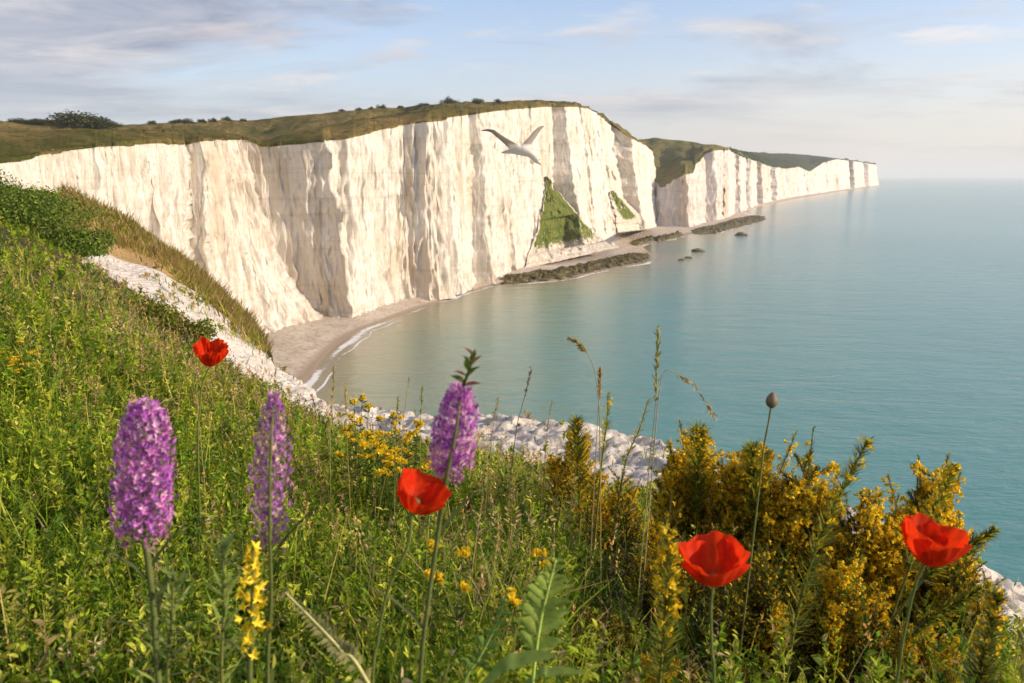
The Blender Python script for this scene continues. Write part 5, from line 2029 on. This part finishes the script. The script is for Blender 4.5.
left = t.math('MULTIPLY', t.math('MULTIPLY', t.ramp(xr, [(0.05, 1.0), (0.46, 0.0)]), t.ramp(zz, [(0.05, 0.3), (0.13, 1.0)])), 0.38)
f = t.math('ADD', big, left)
fac = t.math('MULTIPLY', t.ramp(f, [(0.49, 0.0), (0.70, 1.0)]), t.ramp(zz, [(0.02, 0.25), (0.12, 0.95)]))
det = t.noise(t.mapping(cmb.outputs[0], (1.1, 1.7, 1), (0, 0, 0.1), (1.3, 5.6, 0)), 1, 7, 0.62, 0.5)
ccol = t.mix(t.ramp(det, [(0.38, 0.0), (0.66, 1.0)]), (1.3, 1.42, 1.9), (3.1, 2.9, 2.95))
veil = t.mix(t.ramp(xr, [(0.15, 0.0), (0.85, 1.0)]), (2.1, 2.3, 2.8), (3.8, 3.5, 3.4))
vfac = t.ramp(zz, [(0.0, 0.88), (0.05, 0.66), (0.12, 0.30), (0.21, 0.06), (0.4, 0.0)])
base = t.mix(vfac, t.mix(1.0, sky.outputs[0], (1.07, 0.98, 1.02), 'MULTIPLY'), veil)
pf = t.noise(t.mapping(cmb.outputs[0], (1.5, 1.9, 1), (0, 0, 0.2), (7.3, 2.6, 0)), 1, 8, 0.6, 0.3)
puff = t.math('MULTIPLY', t.ramp(pf, [(0.53, 0.0), (0.66, 1.0)]), t.ramp(zz, [(0.03, 0.0), (0.07, 0.55), (0.16, 0.6), (0.3, 0.2)]))
out_c = t.mix(t.math('MULTIPLY', fac, 0.85), base, ccol)
out_c = t.mix(puff, out_c, t.mix(t.ramp(det, [(0.35, 0.0), (0.6, 1.0)]), (2.5, 2.5, 2.8), (4.1, 3.8, 3.65)))
uu = t.math('DIVIDE', sp.outputs[0], t.math('MAXIMUM', sp.outputs[1], 0.05))
ww = t.math('DIVIDE', sp.outputs[2], t.math('MAXIMUM', sp.outputs[1], 0.05))
fn = t.noise(t.mapping(cmb.outputs[0], (4.0, 4.5, 1), (0, 0, 0.2), (2.3, 4.6, 0)), 1, 7, 0.62, 0.4)
for (u0, w0, su, sw, tl, lo_, hi_) in ((-0.140, 0.143, 0.062, 0.017, 0.0, (2.6, 2.55, 2.85), (3.9, 3.6, 3.55)),
                                       (-0.33, 0.165, 0.16, 0.022, 0.0, (2.3, 2.25, 2.6), (3.7, 3.4, 3.4)),
                                       (0.525, 0.163, 0.13, 0.015, 0.055, (3.9, 3.7, 3.6), (4.7, 4.4, 4.2)),
                                       (0.10, 0.090, 0.16, 0.010, 0.0, (3.0, 2.9, 3.05), (4.0, 3.7, 3.6))):
    du = t.math('SUBTRACT', uu, u0)
    dw = t.math('SUBTRACT', t.math('SUBTRACT', ww, w0), t.math('MULTIPLY', du, tl))
    e_ = t.math('SQRT', t.math('ADD', t.math('POWER', t.math('DIVIDE', du, su), 2), t.math('POWER', t.math('DIVIDE', dw, sw), 2)))
    m_ = t.math('ADD', t.math('SUBTRACT', 0.75, e_), t.math('MULTIPLY', t.math('SUBTRACT', fn, 0.5), 2.6))
    sh_ = t.ramp(t.math('ADD', t.math('MULTIPLY', t.math('DIVIDE', dw, sw), 0.35), 0.45), [(0.2, lo_), (0.7, hi_)])
    out_c = t.mix(t.math('MULTIPLY', t.ramp(m_, [(0.0, 0.0), (0.75, 1.0)]), 0.75), out_c, sh_)
t.link(out_c, bg.inputs[0])
bg.inputs[1].default_value = 0.15

# ------------------------------------------------------------------ air
HAZE = True
if HAZE:
    bm = bmesh.new()
    bmesh.ops.create_cube(bm, size=1)
    me = bpy.data.meshes.new('haze')
    for vtx in bm.verts:
        vtx.co = Vector((vtx.co.x * 100000, vtx.co.y * 50000 + 22000, -80 if vtx.co.z < 0 else 330))
    bm.to_mesh(me)
    bm.free()
    m = bpy.data.materials.new('haze')
    m.use_nodes = True
    nt = m.node_tree
    nt.nodes.clear()
    o_ = nt.nodes.new('ShaderNodeOutputMaterial')
    pv = nt.nodes.new('ShaderNodeVolumePrincipled')
    pv.inputs['Color'].default_value = (0.93, 0.95, 0.98, 1)
    pv.inputs['Density'].default_value = 0.000068
    pv.inputs['Anisotropy'].default_value = 0.1
    nt.links.new(pv.outputs[0], o_.inputs['Volume'])
    hz = link_mesh('haze', me, m)
    tag(hz, 'thin sea haze fading the far cliffs and horizon', 'haze', None, 'stuff')
scene.cycles.volume_bounces = 1
scene.cycles.max_bounces = 6
scene.cycles.diffuse_bounces = 3
scene.cycles.transparent_max_bounces = 8
scene.cycles.use_denoising = True
